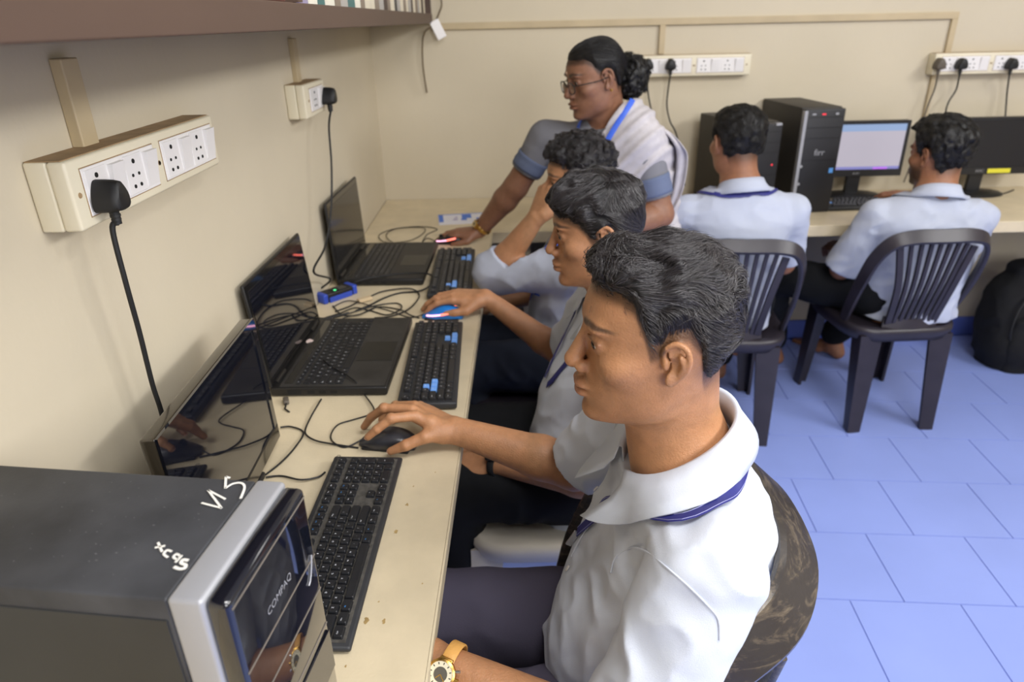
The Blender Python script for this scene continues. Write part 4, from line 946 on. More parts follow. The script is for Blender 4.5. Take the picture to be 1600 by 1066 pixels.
def strands(F, vs, quads, n, flow, L, K, r0, lift, jitter=.25, seed=1, keep=None):
    "n strands lying along the hair surface, running with the flow"
    rs = np.random.RandomState(seed); tri = vs[quads[:, :3]]; ar = np.linalg.norm(np.cross(tri[:, 1]-tri[:, 0], tri[:, 2]-tri[:, 0]), axis=1)+1e-12
    cen = vs[quads].mean(1)
    if keep is not None: ar = ar*keep(cen)
    f = rs.choice(len(quads), n, p=ar/ar.sum()); wts = rs.dirichlet((1, 1, 1, 1), n); p = (vs[quads[f]]*wts[..., None]).sum(1)
    def grad(P):
        e = .002; g = np.stack([F.eval(P+np.eye(3)[i]*e, 1)-F.eval(P-np.eye(3)[i]*e, 1) for i in range(3)], 1); return g/(np.linalg.norm(g, axis=1, keepdims=True)+1e-9)
    off = rs.uniform(lift[0], lift[1], n); st = rs.uniform(L[0], L[1], n)/K; jit = rs.normal(size=(n, 3))*jitter; out = [p]
    for k in range(K-1):
        g = grad(p); d = flow(p)+jit; d = d-g*(d*g).sum(1, keepdims=True); d /= np.linalg.norm(d, axis=1, keepdims=True)+1e-9
        p = p+d*st[:, None]; dist = F.eval(p, 1); tgt = off*math.sin(PI*min(1, .25+.75*k/(K-1))) if False else off*(.3+.7*k/(K-1))
        p = p-g*(np.clip(dist, -.02, .02)-tgt)[:, None]; out.append(p)
    path = np.stack(out, 1); prof = np.interp(np.linspace(0, 1, K), [0, .2, .7, 1], [.5, 1, .8, .12])
    return path, r0*prof[None, :]*rs.uniform(.6, 1.2, n)[:, None]
class Person: pass
def person(label, c):
    """c: dict of measured joints. Builds root > body (skin), shirt, trousers, hair, collar ..."""
    p = Person(); base = np.array(c['base'], float); root = thing('person', label, 'person', tuple(base), 0); root['group'] = c.get('group', 'students at the computers'); p.root = root
    loc = lambda v: v-base
    R = c['R']; Hc = np.array(c['H'], float); hs = c.get('hs', 1.0); toW = lambda q: Hc+(q*hs)@R.T; toH = lambda P: ((P-Hc)@R)/hs
    NB = np.array(c['NB'], float); fw = nrm(c['fw']); lt = nrm(np.cross((0, 0, 1), fw)); up = np.array((0, 0, 1.))
    # ---------------- skin
    HF = head_field(**c.get('face', {}))
    B = Field(); lo = toW(np.array([[a, b, d] for a in (-.13, .14) for b in (-.12, .12) for d in (-.13, .15)]))
    for f, l_, h_, k, mode in HF.ops:
        cs = toW(np.array([[a, b, d] for a in (l_[0], h_[0]) for b in (l_[1], h_[1]) for d in (l_[2], h_[2])]))
        B.add((lambda P, f=f: f(toH(P))*hs), cs.min(0), cs.max(0), k*hs, mode)
    nh = len(B.ops)
    na = toW(np.array([-.018, 0, -.035])); nf = toW(np.array([.006, 0, -.075]))
    nr = c.get('neck', .054)
    B.cone(na, NB, nr, nr*1.06, .022); B.cone(nf, NB+fw*.018-up*.01, nr*.80, nr*.9, .022)
    neckB = len(B.ops)
    S = c['S']; E_ = c['E']; W = c['W']; secs = c['torso']
    B.loft([(q, a*.86, b*.80) for q, a, b in secs], lt, fw, .03, sub=2)
    for i in (0, 1):
        s0, e0, w0 = [np.array(x[i], float) for x in (S, E_, W)]; k = c.get('arm', 1.0)
        B.cone(NB-up*.05, s0, .044, .046*k, .03); B.cone(s0, e0, .047*k, .040*k, .012); m = e0+(w0-e0)*.28; B.cone(e0, m, .041*k, .042*k, .012); B.cone(m, w0, .041*k, .0255*k, .012)
    hips, knees, ank = c['hip'], c['knee'], c['ankle']
    for i in (0, 1):
        B.cone(hips[i], knees[i], .075, .05, .02); B.cone(knees[i], ank[i], .05, .034, .01)
        tf = nrm(np.array(c['toe'][i])-np.array(ank[i])); tf[2] = 0; tf = nrm(tf); a = np.array(ank[i]); side = np.cross(up, tf); g = np.array([a[0], a[1], 0])
        B.cone(a, g+up*.03-tf*.035, .036, .03, .015); B.cone(g+up*.045, g+tf*.12+up*.022, .036, .024, .02, flat=None)
        B.cone(g+tf*.06+up*.02+side*.018, g+tf*.14+up*.016+side*.022, .022, .018, .012); B.cone(g+tf*.06+up*.02-side*.018, g+tf*.13+up*.016-side*.024, .02, .015, .012)
        for j in range(5):
            o = (j-2)*.0165*(1 if i == 0 else -1); l_ = [.182, .186, .178, .168, .155][j if True else 0]; b0 = g+tf*.13+side*o*.95+up*.013
            B.cone(b0, g+tf*(l_+.012)+side*o*1.12+up*.0105, .0105 if j else .0125, .0085 if j else .011, .004)
    for H in c['hands']: hand_field(B, H, H.get('s', 1.0))
    h1, h2 = c.get('res', (.003, .0055))
    hb = lo; parts = []
    cut = float(NB[2]-.055)
    parts.append(B.poly(h1, lo=np.array([hb[:, 0].min()-.02, hb[:, 1].min()-.02, cut]), hi=hb.max(0)+.02))
    rest = Field(); rest.ops = B.ops[nh:]; parts.append(rest.poly(h2))
    fine = c.get('fine')
    if fine is not None:
        f0, f1 = fine; parts.append(B.poly(h1*.85, lo=np.array(f0), hi=np.array(f1)))
    if c.get('drop') is not None:       # the coarse copy stops where the fine copy takes over
        v, q = parts[1]; f0, f1 = [np.array(x) for x in fine]; ins = np.all((v > f0+.006) & (v < f1-.006), 1); q = q[~ins[q].all(1)]; parts[1] = (v, q)
    v, q = parts[1]; hv = v[:, 2] > cut+.012; r2 = np.linalg.norm((v-NB)[:, :2], axis=1) < .085; kill = hv & r2; q = q[~kill[q].all(1)]; parts[1] = (v, q)
    V = np.concatenate([x[0] for x in parts]); base_c = np.array(c['skin']); col = np.repeat(base_c[None], len(V), 0)
    L = toH(V); front = L[:, 0] > .05
    def tint(m, k, t):
        m = (m*k)[:, None]; col[:] = col*(1-m)+np.array(t)*m
    blob = lambda cx, cy, cz, rx, ry, rz_: np.exp(-((L[:, 0]-cx)/rx)**2-((np.abs(L[:, 1])-cy)/ry)**2-((L[:, 2]-cz)/rz_)**2)
    lipc = np.array(c.get('lip', base_c*np.array([.82, .62, .66])))
    tint(np.clip(blob(.103, 0, -.0515, .016, .019, .0042)*1.5, 0, 1), .75, lipc*.86); tint(np.clip(blob(.103, 0, -.0635, .016, .017, .0052)*1.5, 0, 1), .8, lipc)
    tint(blob(.09, .033, .011, .02, .017, .010), .32, base_c*np.array([.62, .56, .55]))
    tint(np.clip(blob(.088, .033, .0163, .012, .0135, .0020)*1.3, 0, 1), .75, base_c*.12)
    bz = .0335+.0045*np.clip((np.abs(L[:, 1])-.012)/.02, 0, 1)-.004*np.clip((np.abs(L[:, 1])-.040)/.016, 0, 1)
    bw = sstep(np.abs(L[:, 1]), .009, .015)*(1-sstep(np.abs(L[:, 1]), .050, .062))*(1-sstep(np.abs(L[:, 2]-bz)*(1+.9*sstep(np.abs(L[:, 1]), .02, .05)), .0016, .0072))*front
    tint(bw, .84, np.array((.014, .010, .008)))
    if c.get('stache'): tint(np.clip(blob(.1, 0, -.0425, .02, .025, .0055)*1.3, 0, 1), c['stache'], base_c*.25)
    if c.get('beard'): tint(sstep(-L[:, 2], .012, .05)*sstep(L[:, 0], .005, .02)*(L[:, 2] > -.13)*(np.abs(L[:, 1]) < .09), c['beard'], np.array((.02, .015, .012)))
    tint(np.clip(blob(.105, 0, -.024, .012, .016, .012), 0, 1), .16, base_c*np.array([1.1, .85, .8]))
    if c.get('scalp') is not None:
        sc = sstep(L[:, 2]-c['zl'](L), -.006, .006)*(np.abs(L[:, 1]) < .0805)*(L[:, 2] > -.09); sc = sc*sstep(L[:, 2], -.07, -.02); tint(sc, .8, base_c*.12)
    col *= (1+.10*(vnoise(V*55)-.5)+.08*(vnoise(V*190)-.5))[:, None]
    # fingertips and knuckles a little pinker/darker
    for H in c['hands']:
        for f_ in H['f']:
            m = np.exp(-((V-f_[1])**2).sum(1)/(.007**2)); tint(m, .3, base_c*.72)
    p.body = np_mesh('body', [(loc(a), b) for a, b in parts], [M_skin], root, col)
    # nails and eyes
    nl = [x for H in c['hands'] if H.get('nails') for x in nails(H, H.get('s', 1))]
    if nl: np_mesh('nails', [(loc(a), b) for a, b in nl], [M_nail], p.body)
    if c.get('eyes', True):
        look = np.array(c.get('look', (1, 0, -.12)))
        for s in (-1, 1):
            ce = np.array([.0765, s*.0315, .012]); vs = []; fs = []; mi = []; nu, nv = 16, 12; ax = nrm(look+np.array([0, s*.05, 0])); a1 = nrm(np.cross(ax, (0, 0, 1))); a2 = np.cross(a1, ax)
            for i in range(nv+1):
                th = PI*(i/nv)**1.15
                for j in range(nu): ph = 2*PI*j/nu; rr = .0133*(1.03 if th < .4 else 1); vs.append(ce+rr*(ax*math.cos(th)+(a1*math.cos(ph)+a2*math.sin(ph))*math.sin(th)))
            f1 = []; f2 = []
            for i in range(nv):
                for j in range(nu): (f1 if (i+.5)/nv < .25 else f2).append((i*nu+j, i*nu+(j+1) % nu, (i+1)*nu+(j+1) % nu, (i+1)*nu+j))
            vs = loc(toW(np.array(vs))); np_mesh('eye', [(vs, np.array(f2)), (vs, np.array(f1))], [M_eye, M_iris], root, midx=[0, 1])
    # ---------------- shirt
    if c.get('shirt'):
        ca = c.get('collar', {}); drop = ca.get('drop', .05); axis = nrm(nrm(np.array(toW(np.array([-.01, 0, -.05])))-NB)*.4+up*.6); f2 = nrm(fw-axis*(fw@axis)); l2 = np.cross(axis, f2); cb = NB+axis*ca.get('dz', .0)
        sh = c['shirt']; F = Field(); F.loft(secs, lt, fw, .02, n=2.5)
        F.cone(NB-up*.074, S[0], .050, .060, .035); F.cone(NB-up*.074, S[1], .050, .060, .035)
        hem = []
        for i in (0, 1):
            s0, e0 = np.array(S[i]), np.array(E_[i]); fr = sh['sleeve'][i]
            if fr > 1:   # long sleeve rolled below the elbow
                w0 = np.array(W[i]); e1 = e0+(w0-e0)*(fr-1); F.cone(s0, e0, .066, .062, .02); F.cone(e0, e1, .063, .054, .02); q, axd, rr = e1, nrm(w0-e0), .054
            else:
                e1 = s0+(e0-s0)*fr; F.cone(s0, e1, sh.get('shr', .064), sh.get('hemr', .066), .009); q, axd, rr = e1, nrm(e0-s0), sh.get('hemr', .066)
            hem.append((q, axd, rr))
        for b_ in sh.get('extra', []): F.cone(*b_)
        F.post.append(fold_post(sh.get('amp', (.011, .006)), sh.get('freq', (11, 24)), c['seed']))
        def cuts(P, d):
            for q, axd, rr in hem:        # hollow sleeve ends, cut square
                x = (P-q)@axd; rad = np.linalg.norm(P-q-np.outer(x, axd), axis=1); near = rad < rr*1.3
                d = np.where(near, np.maximum(d, np.minimum(x-.012, .05)), d); d = np.where(near & (x > -.05), np.maximum(d, rr-.010-rad), d)
            if not ca.get('none'):
                q = P-cb; h = q@axis; qq = q-np.outer(h, axis); rad = np.linalg.norm(qq, axis=1)+1e-6; fr_ = (1+(qq@f2)/rad)/2
                lim = h+drop*fr_**1.5-.002-2*np.maximum(rad-.080, 0); d = np.where((rad < .12) & (h > -.12), np.maximum(d, lim*.7), d)
                d = np.where((h > -.10) & (rad < .09), np.maximum(d, .056-rad), d)
            else:
                x = (P-NB)@up; rad = np.linalg.norm((P-NB)[:, :2], axis=1); d = np.where((x > -.04), np.maximum(d, .058-rad), d); d = np.maximum(d, np.where(rad < .10, x-.02, -1))
            if sh.get('bottom') is not None: d = np.maximum(d, sh['bottom']-P[:, 2])
            return d
        F.post.append(cuts)
        v, q = F.poly(c.get('cloth', .005)); p.shirt = np_mesh('shirt', [(loc(v), q)], [sh['mat']], root); p.shirtV = v; p.bvh = BVHTree.FromPolygons([tuple(x) for x in v], [tuple(x) for x in q])
        # collar: stand and turned-down leaf
        A0 = ca.get('open', .45); n_ = 44; rows = [[] for _ in range(6)]; rf, rl = ca.get('r', (.066, .068))
        for i in range(n_+1):
            th = A0+(2*PI-2*A0)*i/n_; fr_ = (1+math.cos(th))/2; fr2 = fr_**3; o = f2*math.cos(th)*rf+l2*math.sin(th)*rl; on = nrm(f2*math.cos(th)+l2*math.sin(th)); dn = -axis
            b0 = cb+o*1.0-f2*0+axis*(-drop*fr_**1.5); hgt = .040-.014*fr_; t0 = b0+axis*hgt+on*.001
            lw = .046+.022*fr2
            rows[0].append(b0); rows[1].append(t0); rows[2].append(t0+on*.005+axis*.002); rows[3].append(t0+on*(.012)-axis*lw*.30); rows[4].append(t0+on*.021-axis*lw*.6+f2*.008*fr2); rows[5].append(t0+on*(.030+.014*fr2)-axis*lw*.9+f2*.030*fr2)
        vs = np.array([x for r_ in rows for x in r_]); k = n_+1; fs = np.array([(a*k+j, a*k+j+1, (a+1)*k+j+1, (a+1)*k+j) for a in range(5) for j in range(n_)])
        ons = np.tile(np.array([nrm(x-cb-axis*((x-cb)@axis)) for x in rows[0]]), (6, 1)); m_ = np.arange(6*k) >= 2*k; m_[2*k:3*k] = False
        for it in range(28):              # the leaf lies on the shirt
            dd = F.eval(vs, .05); go = m_ & (dd < .007)
            if not go.any(): break
            vs[go] += (axis*.0016+ons[go]*.0016)
        p.leaf = vs[5*k:6*k].copy(); p.leafn = np.array([nrm(x-cb-axis*((x-cb)@axis)) for x in p.leaf])
        o = np_mesh('collar', [(loc(vs), fs)], [sh['mat']], p.shirt); md = o.modifiers.new('t', 'SOLIDIFY'); md.thickness = .0022; md.offset = 0
    # ---------------- trousers
    if c.get('trousers'):
        F = Field(); F.cone(hips[0], hips[1], .10, .10, .04)
        for i in (0, 1): F.cone(hips[i], knees[i], .096, .072, .03); a = np.array(ank[i])+up*.035; F.cone(knees[i], a, .074, .060, .02)
        F.post.append(fold_post((.008, .006), (10, 22), c['seed']+5))
        v, q = F.poly(.006); np_mesh('trousers', [(loc(v), q)], [c['trousers']], root)
    # ---------------- hair
    if c.get('hair'):
        hr = c['hair']; F = hair_field(c['zl'], hr['thick'], hr.get('lock')); v, q = F.poly(hr.get('res', .0035)/1.0)
        # keep only what stands proud of the scalp
        a = v[:, 2]-c['zl'](v); ok = a > -.012; q = q[ok[q].all(1)]
        parts = [(loc(toW(v)), q)]; mi = [0]
        for k, s_ in enumerate(hr.get('strands', [])):
            kk = s_.get('keep'); pa, ra = strands(F, v, q, s_['n'], s_['flow'], s_['L'], s_.get('K', 9), s_['r'], s_['lift'], s_.get('jit', .2), c['seed']+k, kk)
            S_, K_, _ = pa.shape; pw = toW(pa.reshape(-1, 3)).reshape(S_, K_, 3); tv, tq = tubes(pw, ra); parts.append((loc(tv), tq)); mi.append(1)
        for ex in hr.get('extra', []):
            v2, q2 = ex; parts.append((loc(toW(v2)), q2)); mi.append(0)
        p.hair = np_mesh('hair', parts, hr['mats'], root, midx=mi)
    p.toW = toW; p.loc = loc; p.R = R
    return p
def head_R(yaw, pitch=0, roll=0):
    "columns: face direction, left, up. yaw: heading in the xy plane; pitch > 0 looks down; roll > 0 tilts toward the left"
    return rotz(yaw)@roty(pitch)@rotx(-roll)
def on_shirt(p, pts, off=.003):
    out = []
    for x in pts:
        h = p.bvh.find_nearest(Vector(x)); out.append((h[0]+h[1]*off, h[1]))
    return out
def shoot(p, px, off=.002):
    "where the line of sight through a pixel first meets the person's shirt"
    out = []
    for x, y in px:
        d = Vector(ROT.T@np.array([x-PC0[0], y-PC0[1], FPX])).normalized(); h = p.bvh.ray_cast(Vector(CAM), d)
        if h[0] is not None: out.append((h[0]+h[1]*off, h[1]))
    return out
def ribbon(p, name, pn, wd, th, m, parent=None):
    q = MB(); base = Vector(p.root.location); q.band([a-base for a, n in pn], [tuple(n) for a, n in pn], wd, th, m); return q.build(name, parent or p.root, smooth=True)
def smooth_pn(pn, n=5):
    P = cr([np.array(a) for a, b in pn], n); N = cr([np.array(b) for a, b in pn], n); return [(Vector(a), Vector(nrm(b))) for a, b in zip(P, N)]
# ================================================================== the people
interp = lambda xs, zs: (lambda P: np.interp(P[:, 0], xs, zs))
ZL_S = interp([-.095, -.07, -.048, -.036, -.028, -.012, .0, .012, .019, .028, .036, .046, .06, .095], [-.098, -.090, -.070, -.032, .010, .030, .030, .024, .006, .004, .032, .058, .066, .070])
def swirl(P, f, a, seed=0):
    return np.stack([vnoise(P*f+seed), vnoise(P*f+seed+17.3), vnoise(P*f+seed+31.7)], 1)*2*a-a
def torso(x, y, z, fw, rows):
    "rows: (height above seat plane z, forward shift, half width, half depth)"
    return [(np.array([x+fw[0]*s, y+fw[1]*s, z+h]), a, b) for h, s, a, b in rows]
SKIN_A = (.44, .212, .100); SKIN_B = (.44, .212, .105); SKIN_C = (.33, .145, .075); SKIN_T = (.26, .122, .070)
MX = (-1, 0, 0)
# ---- nearest student
H1 = aY(1037, 529, .765)
WR = np.array([.455, 1.125, .787])
hd = hand_joints(WR, (-1, .06, .18), (0.05, -.12, 1), -1, [.5, .5, .55, .6])
g = lambda x, y, z: np.array(aZ(x, y, z))
hd['f'] = [[g(650, 650, .822), g(611, 654, .830), g(589, 671, .812), g(575, 683, .797)], [g(644, 640, .822), g(600, 638, .822), g(580, 652, .795), g(569, 667, .770)],
           [g(648, 634, .808), g(618, 634, .800), g(603, 645, .778), g(596, 655, .764)], [g(656, 634, .796), g(634, 640, .784), g(622, 650, .770), g(615, 658, .762)]]
hd['t'] = [g(690, 676, .790), g(664, 683, .792), g(634, 696, .781), g(611, 705, .768)]; hd['nails'] = True
hl = hand_joints((.452, .665, .712), (-1, .2, -.45), (0, -.35, .9), 1, .5)
def thick1(P): return .008-.0065*(1-sstep(P[:, 2], .02, .055))*sstep(P[:, 0], -.012, .010)+.006*sstep(P[:, 2], .045, .105)+.012*sstep(P[:, 0], .02, .065)*sstep(P[:, 2], .06, .095)
def lock1(P, d):
    q = P+swirl(P, 22, .012, 3); n = vnoise(np.stack([q[:, 0]*22, q[:, 1]*60, q[:, 2]*48], 1)); n2 = vnoise(np.stack([q[:, 0]*50, q[:, 1]*130, q[:, 2]*110], 1)+9)
    a = sstep(P[:, 2], .0, .09); return d-(np.abs(2*n-1)-.5)*(.002+.007*a)-(n2-.5)*.003
def flow1(P):
    top = sstep(P[:, 2], .05, .095); fr = sstep(P[:, 0], .03, .075)
    d = np.stack([-.75-.3*top+.5*fr*top, .35*np.sin(P[:, 0]*60)*top-.5*np.sign(P[:, 1])*fr*top*0, -.75+.75*top+.35*fr], 1)
    return d+swirl(P, 26, 1.0, 5)
tor1 = torso(.80, .785, 0, MX, [(.47, .04, .160, .142), (.56, .04, .160, .146), (.65, .030, .160, .144), (.75, .005, .163, .130), (.84, -.008, .166, .114), (.905, -.010, .158, .094), (.945, -.008, .120, .077), (.975, -.002, .084, .064)])
s1 = person('student in pale grey shirt nearest the camera, hand on the grey mouse, gold watch', dict(
    base=(.80, .785, .43), R=head_R(PI-.02, .02, 0), H=H1, neck=.051, hs=1.02, NB=(.785, .778, .995), fw=MX, S=[(.79, .612, .912), (.795, .955, .925)], E=[(.70, .558, .668), (.682, 1.075, .728)], W=[(.452, .665, .712), WR],
    torso=tor1, hip=[(.785, .70, .525), (.785, .88, .528)], knee=[(.40, .67, .545), (.40, .905, .55)], ankle=[(.42, .67, .08), (.42, .9, .08)], toe=[(.3, .67, 0), (.3, .9, 0)],
    hands=[hl, hd], skin=SKIN_A, seed=3, res=(.0017, .005), fine=((.24, 1.02, .745), (.60, 1.2, .87)), drop=True, cloth=.0042, stache=.28, scalp=True, zl=ZL_S,
    face=dict(nose=1.1, lips=1.12, ear=.86), lip=(.36, .15, .10),
    shirt=dict(mat=M_shirt, sleeve=[.82, .80], hemr=.067, amp=(.011, .009), freq=(9, 26)), collar=dict(r=(.072, .073), open=.34, drop=.062, dz=-.004), trousers=M_tnavy,
    hair=dict(thick=thick1, lock=lock1, res=.003, mats=[M_hair, M_hairsheen], strands=[dict(n=7500, flow=flow1, L=(.018, .05), r=.00038, lift=(.0006, .0055), jit=.16), dict(n=1500, flow=flow1, L=(.02, .05), r=.0004, lift=(.003, .009), jit=.35, keep=lambda c: (c[:, 2] > .06)*1.0)])))
# ---- second student
def thick2(P): return .009+.011*sstep(P[:, 2], .03, .10)+.006*sstep(P[:, 0], .02, .08)
def lock2(P, d):
    q = P+swirl(P, 18, .014, 8); n = vnoise(np.stack([q[:, 0]*24, q[:, 1]*55, q[:, 2]*30], 1)+4); return d-(np.abs(2*n-1)-.45)*(.004+.007*sstep(P[:, 2], 0, .08))
def flow2(P):
    fr = sstep(P[:, 0], -.02, .03); return np.stack([1.3*fr-.5, .3*np.sign(P[:, 1]), -.55-.3*(1-fr)], 1)+swirl(P, 22, .8, 2)
ZL_2 = interp([-.095, -.07, -.05, -.038, -.03, -.012, .0, .012, .02, .03, .04, .055, .075, .1], [-.078, -.07, -.055, -.03, .0, .016, .012, .0, -.006, .0, .02, .034, .042, .050])
H2 = aY(940, 364, 1.38)
h2r = hand_joints((.497, 1.79, .798), (-1, .05, .05), (0, -.1, 1), -1, [.42, .42, .5, .6])
h2l = hand_joints((.515, 1.285, .60), (-1, .1, -.25), (0, -.4, .9), 1, .8)
tor2 = torso(.81, 1.40, 0, MX, [(.46, .05, .158, .145), (.56, .05, .158, .148), (.65, .04, .158, .146), (.75, .02, .160, .132), (.83, .0, .166, .112), (.89, -.005, .158, .090), (.925, -.005, .12, .074), (.95, -.0, .08, .06)])
s2 = person('student with glossy fringe in pale grey shirt, hand on the blue mouse', dict(
    base=(.80, 1.40, .43), R=head_R(PI, .10, 0), H=H2, hs=1.0, NB=(.805, 1.395, .965), fw=MX, S=[(.80, 1.225, .89), (.80, 1.575, .89)], E=[(.775, 1.16, .62), (.718, 1.71, .645)], W=[(.515, 1.285, .60), (.497, 1.79, .798)],
    torso=tor2, hip=[(.82, 1.31, .515), (.82, 1.49, .515)], knee=[(.42, 1.29, .52), (.42, 1.52, .53)], ankle=[(.45, 1.29, .08), (.45, 1.5, .08)], toe=[(.3, 1.29, 0), (.3, 1.5, 0)],
    hands=[h2l, h2r], skin=SKIN_B, seed=11, res=(.002, .005), stache=.45, scalp=True, zl=ZL_2, face=dict(nose=.98, chin=.95, jaw=.96), arm=.9,
    shirt=dict(mat=M_shirt, sleeve=[.8, .8]), trousers=M_tblack,
    hair=dict(thick=thick2, lock=lock2, mats=[M_hair, M_hairsheen], strands=[dict(n=5000, flow=flow2, L=(.03, .07), r=.0005, lift=(.0006, .005), jit=.14)])))
# ---- third student, curly hair, fist against the cheek
def thick3(P): return .014+.016*sstep(P[:, 2], .02, .09)
def lock3(P, d):
    n = vnoise(P*48+3); n2 = vnoise(P*95+11); return d-(np.abs(2*n-1)-.4)*.016-(n2-.5)*.010
ZL_3 = interp([-.095, -.07, -.05, -.038, -.028, -.012, .0, .012, .03, .045, .06, .1], [-.06, -.05, -.03, .0, .018, .022, .02, .015, .03, .055, .06, .062])
H3 = aY(908, 283, 1.985)
def flowc(P): return swirl(P, 60, 1.0, 4)+np.array([0, 0, -.15])
h3l = hand_joints(aY(838, 340, 1.955), (.40, .12, .90), (-.75, -.6, .15), 1, [1.25, 1.25, 1.3, 1.35], thumb=.9)
h3r = hand_joints((.52, 2.24, .60), (-1, 0, -.2), (0, .3, .9), -1, .6)
tor3 = torso(.80, 2.02, 0, MX, [(.45, .01, .175, .15), (.55, .015, .175, .155), (.65, .02, .175, .15), (.75, .02, .18, .135), (.82, .015, .185, .115), (.87, .01, .175, .095), (.91, .01, .125, .075), (.935, .012, .08, .06)])
s3 = person('curly haired student leaning his cheek on his fist at the far laptop', dict(
    base=(.80, 2.02, .43), R=head_R(PI+.05, .06, .10), H=H3, hs=.98, NB=(.795, 2.01, .925), fw=MX, S=[(.79, 1.845, .855), (.80, 2.19, .86)], E=[(.525, 1.985, .805), (.74, 2.29, .63)], W=[aY(838, 340, 1.955), (.52, 2.24, .60)],
    torso=tor3, hip=[(.81, 1.93, .51), (.81, 2.11, .51)], knee=[(.42, 1.91, .52), (.42, 2.13, .52)], ankle=[(.45, 1.91, .08), (.45, 2.13, .08)], toe=[(.3, 1.91, 0), (.3, 2.1, 0)],
    hands=[h3l, h3r], skin=SKIN_B, seed=17, res=(.0025, .0055), scalp=True, zl=ZL_3,
    shirt=dict(mat=M_shirtb, sleeve=[1.22, .8]), trousers=M_tjean, hair=dict(thick=thick3, lock=lock3, mats=[M_hair, M_hairsheen], strands=[dict(n=4000, flow=flowc, L=(.02, .04), r=.0006, lift=(.0, .006), jit=.3, K=8)])))
ZL_B = interp([-.095, -.07, -.048, -.036, -.028, -.012, .0, .012, .019, .028, .036, .046, .06, .095], [-.105, -.100, -.085, -.05, .0, .030, .030, .024, .004, .002, .032, .058, .066, .070])
# ---- the two students at the back desk
PY = (0, 1, 0)
def thick4(P): return .010+.008*sstep(P[:, 2], .03, .10)
def lock4(P, d): n = vnoise(P*55+3); return d-(n-.5)*.009
def flow4(P): return np.stack([-.3-.5*(P[:, 0] > 0), 0*P[:, 0], -.7+.6*sstep(P[:, 2], .06, .11)], 1)+swirl(P, 40, .9, 6)
h4l = hand_joints((1.27, 2.80, .80), (.3, 1, -.05), (0, 0, 1), 1, .5); h4r = hand_joints((1.47, 2.70, .79), (-.2, 1, 0), (0, 0, 1), -1, .5)
tor4 = torso(1.37, 2.40, 0, PY, [(.46, 0, .155, .13), (.56, 0, .155, .13), (.66, -.01, .160, .13), (.76, -.02, .168, .122), (.84, -.03, .175, .108), (.89, -.03, .165, .09), (.93, -.03, .13, .07), (.958, -.025, .08, .058)])
s4 = person('student seen from behind on the slatted chair in front of the tall tower', dict(
    base=(1.37, 2.42, .43), R=head_R(PI/2+.22, .05, 0), H=(1.352, 2.405, 1.092), hs=1.02, NB=(1.368, 2.372, .955), fw=PY, S=[(1.198, 2.385, .865), (1.548, 2.375, .865)], E=[(1.15, 2.53, .66), (1.60, 2.48, .64)], W=[(1.27, 2.80, .80), (1.47, 2.70, .79)],
    torso=tor4, hip=[(1.29, 2.42, .515), (1.45, 2.42, .515)], knee=[(1.25, 2.82, .52), (1.50, 2.82, .52)], ankle=[(1.27, 2.80, .08), (1.50, 2.80, .08)], toe=[(1.27, 2.95, 0), (1.5, 2.95, 0)],
    hands=[h4l, h4r], skin=SKIN_C, seed=23, res=(.0028, .006), scalp=True, zl=ZL_B, eyes=False, cloth=.0055,
    shirt=dict(mat=M_shirtb, sleeve=[.8, .8], amp=(.012, .006), bottom=.445), trousers=M_tblack, hair=dict(thick=thick4, lock=lock4, mats=[M_hair2, M_hairs2], strands=[dict(n=3500, flow=flow4, L=(.015, .035), r=.0006, lift=(.0, .004), jit=.3, K=7)])))
def thick5(P): return .021+.013*sstep(P[:, 2], .02, .09)
def lock5(P, d): n = vnoise(P*42+8); return d-(np.abs(2*n-1)-.45)*.010-(vnoise(P*85)-.5)*.007
h5l = hand_joints((1.93, 2.74, .62), (.1, 1, -.2), (-.3, 0, .9), 1, .6); h5r = hand_joints((2.285, 2.865, .795), (-.85, .55, -.02), (0, 0, 1), -1, .4)
tor5 = torso(2.09, 2.47, 0, PY, [(.44, 0, .175, .135), (.54, 0, .17, .135), (.63, -.005, .175, .13), (.72, -.015, .19, .125), (.79, -.02, .20, .11), (.84, -.025, .185, .09), (.88, -.025, .13, .07), (.905, -.02, .08, .058)])
s5 = person('bearded student seen from behind on the slatted chair near the backpack', dict(
    base=(2.09, 2.48, .43), R=head_R(PI/2+.42, .05, 0), H=(2.105, 2.485, 1.022), hs=1.02, NB=(2.092, 2.448, .90), fw=PY, S=[(1.912, 2.465, .815), (2.268, 2.455, .81)], E=[(1.845, 2.52, .60), (2.35, 2.62, .64)], W=[(1.93, 2.74, .62), (2.285, 2.865, .795)],
    torso=tor5, hip=[(2.0, 2.47, .51), (2.17, 2.47, .51)], knee=[(1.66, 2.73, .505), (2.34, 2.84, .50)], ankle=[(1.785, 2.92, .09), (2.10, 2.97, .09)], toe=[(1.70, 2.99, 0), (2.04, 3.09, 0)],
    hands=[h5l, h5r], skin=SKIN_C, seed=29, res=(.0028, .006), scalp=True, zl=ZL_B, eyes=False, beard=.8, cloth=.0055,
    shirt=dict(mat=M_shirtb, sleeve=[.95, .8], amp=(.013, .007), bottom=.44), trousers=M_tblack, hair=dict(thick=thick5, lock=lock5, mats=[M_hair2, M_hairs2], strands=[dict(n=3500, flow=flowc, L=(.015, .03), r=.0006, lift=(.0, .005), jit=.3, K=7)])))
